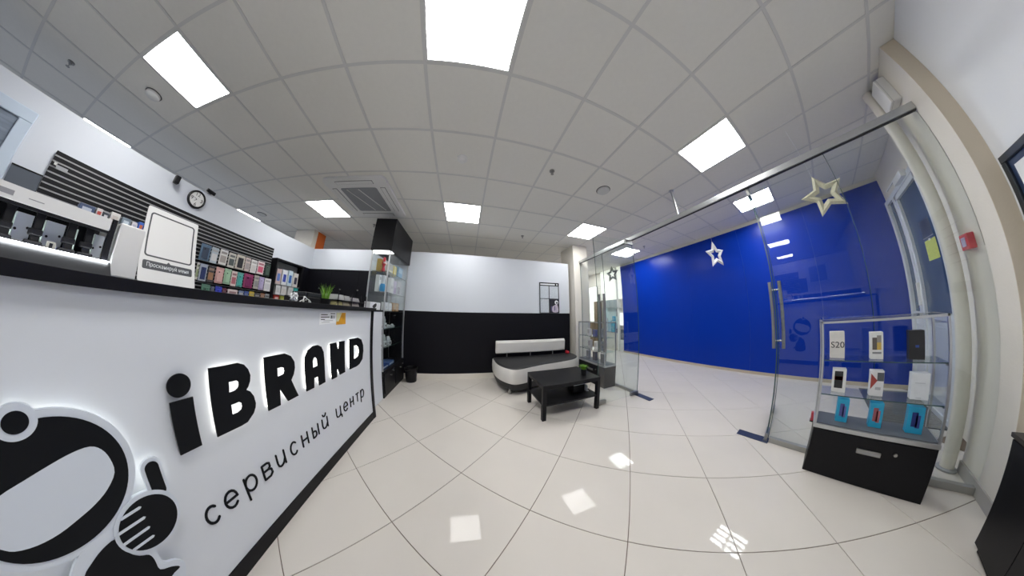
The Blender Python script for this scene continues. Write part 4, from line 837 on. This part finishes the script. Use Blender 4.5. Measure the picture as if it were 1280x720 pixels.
# tilted acrylic stand with a caption (the code square is left blank)
qs = thing('tilted_sign_stand', 'white tilted table stand with black outlined square and grey caption on the counter', 'sign stand', (-1.17, .4, CT))
lean = Vector((-.11, 0, .272)); lean.normalize(); uu = Vector((0, 1, 0)); uu = (uu-lean*uu.dot(lean)).normalized(); nn = uu.cross(lean)
FQ = frame((-1.150, .299, CT+.001), (uu, lean, nn)); QW, QH = .204, .290
shape('panel', [rrect(0, QW, 0, QH, .006)], frame(Vector((-1.150, .299, CT+.001))-nn*.004, (uu, lean, nn)), .004, WPLAS, qs)
DG = mat('charcoal_print', (.06, .065, .075), .5)
shape('square_outline', [rrect(.014, .190, .093, .268, .012), rrect(.0195, .1845, .0985, .2625, .008)[::-1]], FQ, .0006, DG, qs)
shape('pointer', [[(.094, .078), (.108, .078), (.101, .086)]], FQ, .0006, DG, qs)
cp_ = shape('caption_bar', [rrect(.012, .192, .046, .078, .006)], FQ, .0006, DG, qs)
text('caption_text', 'Просканируй меня', frame(Vector((-1.150, .299, CT+.001))+nn*.0006, (uu, lean, nn)), .02, PAPER, cp_, depth=.0006, fit=(.026, .178, .052, .072))
MB().prism([(-1.155, .305, CT), (-1.28, .305, CT), (-1.28, .305, CT+.003), (-1.155, .305, CT+.003)], [(-1.155, .50, CT), (-1.28, .50, CT), (-1.28, .50, CT+.003), (-1.155, .50, CT+.003)]).build('foot', GLASS2, qs)
# black label printer, earphones, silver bag, organiser, papers, small carton
t = thing('counter_machine', 'low black machine with a raised lid on the counter behind the grass plant', 'machine', (-1.36, 1.44, CT))
box('machine_body', BLACKP, (-1.49, -1.29, 1.29, 1.585, CT, CT+.045), t, bevel=.006); box('machine_lid', GLOSSB, (-1.48, -1.32, 1.36, 1.57, CT+.045, CT+.085), t, bevel=.006)
MB().lathe([(0, .002), (.005, .002), (.005, 0)], (-1.29, 1.33, CT+.02), 10, 'x').build('button', WPLAS, t)
t = thing('earphones', 'white earphones lying coiled on the counter beside the low black machine', 'earphones', (-1.2, 1.25, CT))
for c in ((-1.21, 1.225), (-1.20, 1.275)): MB().lathe([(0, 0), (.006, .002), (.008, .009), (.006, .017), (0, .02)], (*c, CT), 12).build('earbud', WPLAS, t, smooth=True)
MB().path([(-1.22, 1.20, CT+.003), (-1.21, 1.225, CT+.018), (-1.215, 1.235, CT+.042), (-1.205, 1.25, CT+.028), (-1.20, 1.275, CT+.016), (-1.20, 1.29, CT+.003)], .004).build('cord', WPLAS, t)
t = thing('crumpled_bag', 'crumpled silver-white plastic bag on the counter by the accessory shelf', 'bag', (-1.22, 1.15, CT))
me = bpy.data.meshes.new('bag'); bm = bmesh.new(); bmesh.ops.create_icosphere(bm, subdivisions=3, radius=1.0); rg = random.Random(5)
for v in bm.verts: k = rg.uniform(.6, 1.1); v.co = Vector((-1.22+v.co.x*.03*k, 1.145+v.co.y*.034*k, CT+.028+max(-.028, v.co.z*.036*k)))
bm.to_mesh(me); bm.free(); me.materials.append(mat('silver_film', (.68, .70, .72), .25, metal=.2, var=.15, scale=60)); link('bag_film', me, t)
og = thing('desk_organizer', 'black wire desk organiser with paper trays on the counter end', 'organizer', (-1.3, 1.87, CT))
ox0, ox1, oy0, oy1 = -1.40, -1.20, 1.61, 2.14
for y in (oy0+.02, 1.855, 2.03, oy1): MB().box(ox1-.006, ox1, y-.003, y+.003, CT, 1.43).build('post', BLACKP, og)
for y in (oy0, oy1): MB().box(ox0, ox0+.006, y-.003, y+.003, CT, 1.43).build('post', BLACKP, og)
box('tray', BLACKP, (ox0, ox1, oy0, oy1, 1.352, 1.357), og); box('bottom_tray', BLACKP, (ox0, ox1, oy0, oy1, CT, CT+.003), og); box('back_plate', BLACKP, (ox0-.004, ox0, oy0, oy1, CT, 1.40), og)
gp_ = 'papers in the desk organiser'
for (y0, y1, z0, h, c, lab) in [(1.64, 1.74, 1.357, .050, (.50, .51, .50), 'stack of white paper in the upper tray near the grass plant'), (1.75, 1.845, 1.357, .047, (.40, .40, .39), 'greyish envelopes in the upper tray of the organiser'), (1.87, 2.02, 1.357, .040, (.36, .35, .36), 'small grey pad in the upper tray at the counter end'), (1.62, 1.72, CT+.003, .038, (.42, .38, .18), 'yellowish papers in the lower tray of the organiser'), (1.73, 1.845, CT+.003, .040, (.36, .32, .22), 'brown envelopes in the lower tray of the organiser'), (1.87, 2.02, CT+.003, .040, (.36, .32, .30), 'pinkish leaflets in the lower tray of the organiser')]:
    t = thing('paper_stack', lab, 'papers', (-1.3, (y0+y1)/2, z0), gp_); n = 3
    for k in range(n): box('sheets', colmat(tuple(min(1, q*(1+.06*k)) for q in c), .7), (-1.39+.004*k, -1.215-.005*k, y0+.003*k, y1-.002*k, z0+h/n*k, z0+h/n*(k+1)-.0008), t)
t = thing('gadget_carton', 'white carton with a black gadget picture on the narrow white cupboard', 'box', (-1.28, 2.5, 1.285))
box('carton_body', mat('white_carton', (.74, .76, .79), .5, var=.02), (-1.33, -1.25, 2.33, 2.63, 1.285, 1.385), t, bevel=.002)
sh = shape('gadget_picture', [smooth_loop([(2.40, 1.33), (2.45, 1.36), (2.50, 1.37), (2.51, 1.34), (2.47, 1.31), (2.42, 1.31)], 3)[::-1]], frame((-1.2501, 0, 0), '+x'), .001, BLACKP, t)

# ================================================================== RIGHT SIDE
# exit door in the end wall
ex = struct(thing('door_3', 'x', 'x', (4.2, YE, 0))); del ex['label'], ex['category']
UPVC = mat('white_upvc', (.70, .73, .76), .4, var=.02); DKG = mat('dusk_window_glass', (.045, .085, .16), .08, var=.35, scale=2.5)
def bar(x0, x1, z0, z1, y=.06, name='frame_bar', m=None, par=ex): return box(name, m or UPVC, (x0, x1, YE-.01, YE+y, z0, z1), par, bevel=.004)
bar(4.755, 4.83, 0, 2.47); bar(3.50, 3.575, 0, 2.47); bar(3.575, 4.755, 2.41, 2.47); bar(4.42, 4.495, 0, 2.41); bar(3.575, 4.755, 0, .05, .05)
for a, b in ((4.495, 4.755), (3.575, 4.42)):
    bar(a, b, .95, 1.02, .05); bar(a, b, .05, .95, .03, 'lower_panel'); bar(a+.05, b-.05, .12, .88, .036, 'panel_moulding')
    bar(a, b, 1.02, 2.41, .02, 'pane', DKG)
lf = bar(3.60, 3.66, .05, 2.41, .055, 'leaf_stile'); bar(4.36, 4.42, .05, 2.41, .055, 'leaf_stile'); bar(3.60, 4.42, 2.35, 2.41, .055, 'leaf_rail')
hn = bar(4.40, 4.425, 1.10, 1.36, .09, 'handle', WPLAS)
cl = box('door_closer', WPLAS, (3.75, 4.05, YE+.05, YE+.12, 2.43, 2.50), ex, bevel=.008); MB().box(4.0, 4.42, YE+.09, YE+.105, 2.50, 2.515).build('closer_arm', WPLAS, cl)
t = thing('yellow_notice', 'yellow printed sheet taped on the dark glass of the exit door', 'notice', (3.92, YE+.03, 1.55)); box('sheet', flat_print('yellow_sheet', (.66, .72, .16), (.35, .40, .10), 50, 30, .42), (3.78, 4.07, YE+.021, YE+.0225, 1.555, 1.760), t); box('tape', WPLAS, (3.90, 3.95, YE+.0224, YE+.023, 1.75, 1.77), t)
t = thing('dark_sign', 'dark blue sheet above the yellow notice on the exit door', 'notice', (4.0, YE+.03, 1.8)); box('sheet', mat('navy_sheet', (.015, .03, .08), .4), (3.80, 4.08, YE+.021, YE+.0225, 1.79, 1.97), t); box('lower_edge', GPLAS, (3.80, 4.08, YE+.022, YE+.024, 1.785, 1.792), t)
t = thing('door_mat', 'grey ribbed door mat in front of the exit door', 'mat', (4.1, -1.1, 0)); box('mat_body', mat('grey_rubber_mat', (.12, .12, .12), .8, var=.1), (3.57, 4.75, -1.44, -.78, 0, .012), t, bevel=.004)
for k in range(22): box('rib', mat('grey_mat_pile', (.17, .17, .165), .95, var=.1), (3.60+.052*k, 3.632+.052*k, -1.41, -.81, .011, .017), t)
# riser pipe and fire alarm, emergency light
t = thing('riser_pipe', 'cream painted vertical riser pipe beside the exit door', 'pipe', (2.80, -1.166, 0))
MB().tube((2.80, -1.166, 0), (2.80, -1.166, ZC), .048, 24).build('pipe', BEIGE, t, smooth=True)
MB().lathe([(.048, .002), (.07, .002), (.07, .014), (.05, .022)], (2.80, -1.166, 0), 24).build('floor_collar', GPLAS, t, smooth=True)
t = thing('fire_alarm', 'small red fire alarm call point on the cream pier', 'fire alarm', (2.655, -1.25, 1.49)); box('housing', RED, (2.602, 2.706, -1.25, -1.20, 1.49, 1.592), t, bevel=.006); box('push_plate', mat('pale_violet_plate', (.45, .42, .60), .4), (2.626, 2.682, -1.201, -1.197, 1.512, 1.570), t)
t = thing('junction_box', 'white junction box high on the cream pier above the glass rail', 'junction box', (2.66, -1.25, 2.62)); box('box_body', WPLAS, (2.555, 2.745, -1.25, -1.165, 2.62, 2.86), t, bevel=.008); box('lid_seam', GPLAS, (2.5545, 2.7455, -1.185, -1.183, 2.6195, 2.8605), t)
t = thing('red_marker', 'small red block standing on the floor outside the fixed glass', 'block', (3.25, -.15, 0)); box('block', RED, (3.23, 3.29, -.185, -.125, 0, .10), t, bevel=.004); box('block_foot', BLACKP, (3.225, 3.295, -.19, -.12, 0, .012), t)
# black cabinet and picture on the rear wall
t = thing('low_black_cabinet', 'low black cabinet standing against the white rear wall', 'cabinet', (1.6, -1.2, 0))
box('carcass', BLACK, (1.36, 1.965, -1.355, -1.075, .03, .585), t); box('top_board', mat('dark_brown_top', (.035, .030, .026), .5, var=.2), (1.35, 1.978, -1.358, -1.058, .585, .606), t, bevel=.002); box('plinth', BLACK, (1.37, 1.955, -1.35, -1.085, 0, .03), t)
for a, b in ((1.365, 1.66), (1.664, 1.962)):
    d = box('cabinet_door', BLACK, (a, b, -1.076, -1.060, .04, .58), t, bevel=.002)
t = thing('framed_certificate', 'black framed picture with navy mount on the white rear wall', 'picture', (1.9, YR, 1.3)); fz0, fz1, fx0_, fx1_ = 1.22, 1.885, 1.62, 2.238
FRB = mat('dark_blue_black_frame', (.012, .018, .026), .35)
for b in ((fx0_, fx1_, fz1-.04, fz1), (fx0_, fx1_, fz0, fz0+.04), (fx0_, fx0_+.04, fz0+.04, fz1-.04), (fx1_-.04, fx1_, fz0+.04, fz1-.04)): box('frame_side', FRB, (b[0], b[1], YR, YR+.028, b[2], b[3]), t, bevel=.004)
box('mount', mat('navy_mount', (.02, .04, .10), .4), (fx0_+.03, fx1_-.03, YR, YR+.012, fz0+.03, fz1-.03), t); box('certificate', PAPER, (fx0_+.08, fx1_-.075, YR+.012, YR+.014, fz0+.08, fz1-.075), t)
for k in range(5): box('print_line', INK, (fx0_+.14, fx1_-.14-.03*(k % 2), YR+.0135, YR+.0148, fz1-.16-.07*k, fz1-.15-.07*k), t)

# ================================================================== BEYOND THE PARTITIONS
# column over the low wall
col2 = struct(box('wall_far_column', BEIGE, (-4.12, -3.565, 3.56, 3.95, 0, ZC)))
box('orange_panel', mat('orange_paint', (.72, .16, .03), .5, var=.04), (-3.566, -3.556, 3.69, 3.95, 0, ZC), col2)
struct(box('wall_far', mat('cream_far_wall', (.74, .70, .58), .6, var=.03), (-6.6, 9.0, 8.7, 8.8, 0, ZC)))
struct(box('wall_far_left', WHITE, (-6.7, -6.6, -1.75, 8.8, 0, ZC)))
struct(box('wall_corridor', BEIGE, (5.055, 5.15, 4.385, 8.8, 0, ZC)))
struct(box('wall_rear_left', WHITE, (-6.7, XL-.1, YR-.1, YR, 0, ZC)))
# corridor shop front on the line of the blue wall, seen past the column
def lit(name, k, c=(1, 1, .97)): return mat(name, (.85, .85, .83), .5, var=0.0, emit=c, estr=k)
t = thing('corridor_cabinet', 'brown wooden cabinet standing in the corridor past the column', 'cabinet', (4.9, 6.0, 0)); WOODB = mat('brown_wood', (.26, .20, .13), .5, var=.2, scale=8)
box('carcass', WOODB, (4.72, 5.04, 5.68, 6.45, 0, .96), t); box('upright', WOODB, (4.80, 5.04, 5.56, 5.74, .0, 1.76), t)
for k in range(2): box('cabinet_door', WOODB, (4.705, 4.722, 5.75+.35*k, 6.09+.35*k, .05, .93), t)
t = thing('light_box', 'bright white light box on the corridor wall above the brown cabinet', 'sign', (5.0, 6.2, .98)); box('lit_face', lit('white_light_box', .45), (5.0, 5.05, 5.77, 7.2, .98, 2.38), t); box('frame', ALU, (5.01, 5.05, 5.75, 7.22, .962, 2.40), t)
t = thing('backlit_shop_panel', 'cream backlit shop panel in the corridor past the blue wall', 'shop front', (5.0, 5.0, 1.77))
for a, b in ((4.40, 4.595), (4.665, 5.05), (5.055, 5.45)): box('lit_panel', lit('cream_light_panel', .34, (1, .98, .86)), (4.96, 5.05, a, b, 1.77, ZC-.02), t)
box('grey_band', mat('grey_band', (.40, .46, .48), .5), (4.95, 5.05, 4.665, 5.22, 1.49, 1.768), t); box('mullion', WPLAS, (4.93, 5.05, 4.60, 4.66, 0, ZC), t); box('rail', WPLAS, (4.94, 5.05, 4.40, 4.60, 1.46, 1.49), t)
t = thing('lit_shop_screen', 'small bright white screen beside the end of the blue wall', 'screen', (5.0, 4.5, .87)); box('screen', lit('screen_white', .42), (4.985, 5.05, 4.41, 4.60, .87, 1.30), t); box('screen_edge', GPLAS, (4.99, 5.05, 4.40, 4.60, .855, .87), t)
t = thing('shop_counter', 'pale low shop counter in the corridor past the blue wall', 'counter', (4.98, 4.9, 0)); box('counter_body', WPLAS, (4.97, 5.05, 4.41, 4.595, 0, .38), t); box('counter_front', mat('pale_cream_front', (.74, .72, .64), .5), (4.97, 5.05, 4.665, 5.45, 0, .60), t); box('worktop', GPLAS, (4.955, 5.05, 4.665, 5.46, .60, .625), t)
box_p = struct(box('wall_shop_backing', mat('pale_cyan_panel', (.60, .74, .76), .5, var=.05), (5.035, 5.05, 4.66, 5.50, .62, 1.49)))
for i, (y, z, w, h, c, lab) in enumerate([(4.42, .39, .16, .34, (.13, .15, .17), 'dark device on the low end of the corridor counter'), (4.70, .625, .12, .12, (.16, .18, .17), 'small dark device on the corridor counter'), (4.86, .625, .15, .30, (.10, .45, .62), 'cyan package on the corridor counter'), (5.04, .625, .13, .40, (.40, .62, .74), 'pale blue package on the corridor counter'), (4.68, 1.18, .12, .25, (.36, .42, .42), 'grey picture above the cyan package on the corridor wall'), (4.85, 1.02, .14, .16, (.06, .40, .66), 'bright blue picture above the corridor counter'), (5.22, .625, .16, .5, (.74, .77, .78), 'white package at the far end of the corridor counter')]):
    x1 = 5.036 if z > 1 else 5.03
    pack('shop_item', lab, 'shop goods', (x1-.05 if z < 1 else x1-.02, x1, y, y+w, z, z+h), c, (.15, .85, .2, .7), tuple(min(1, q*.6+.2) for q in c), 'goods in the corridor shop', '-x')
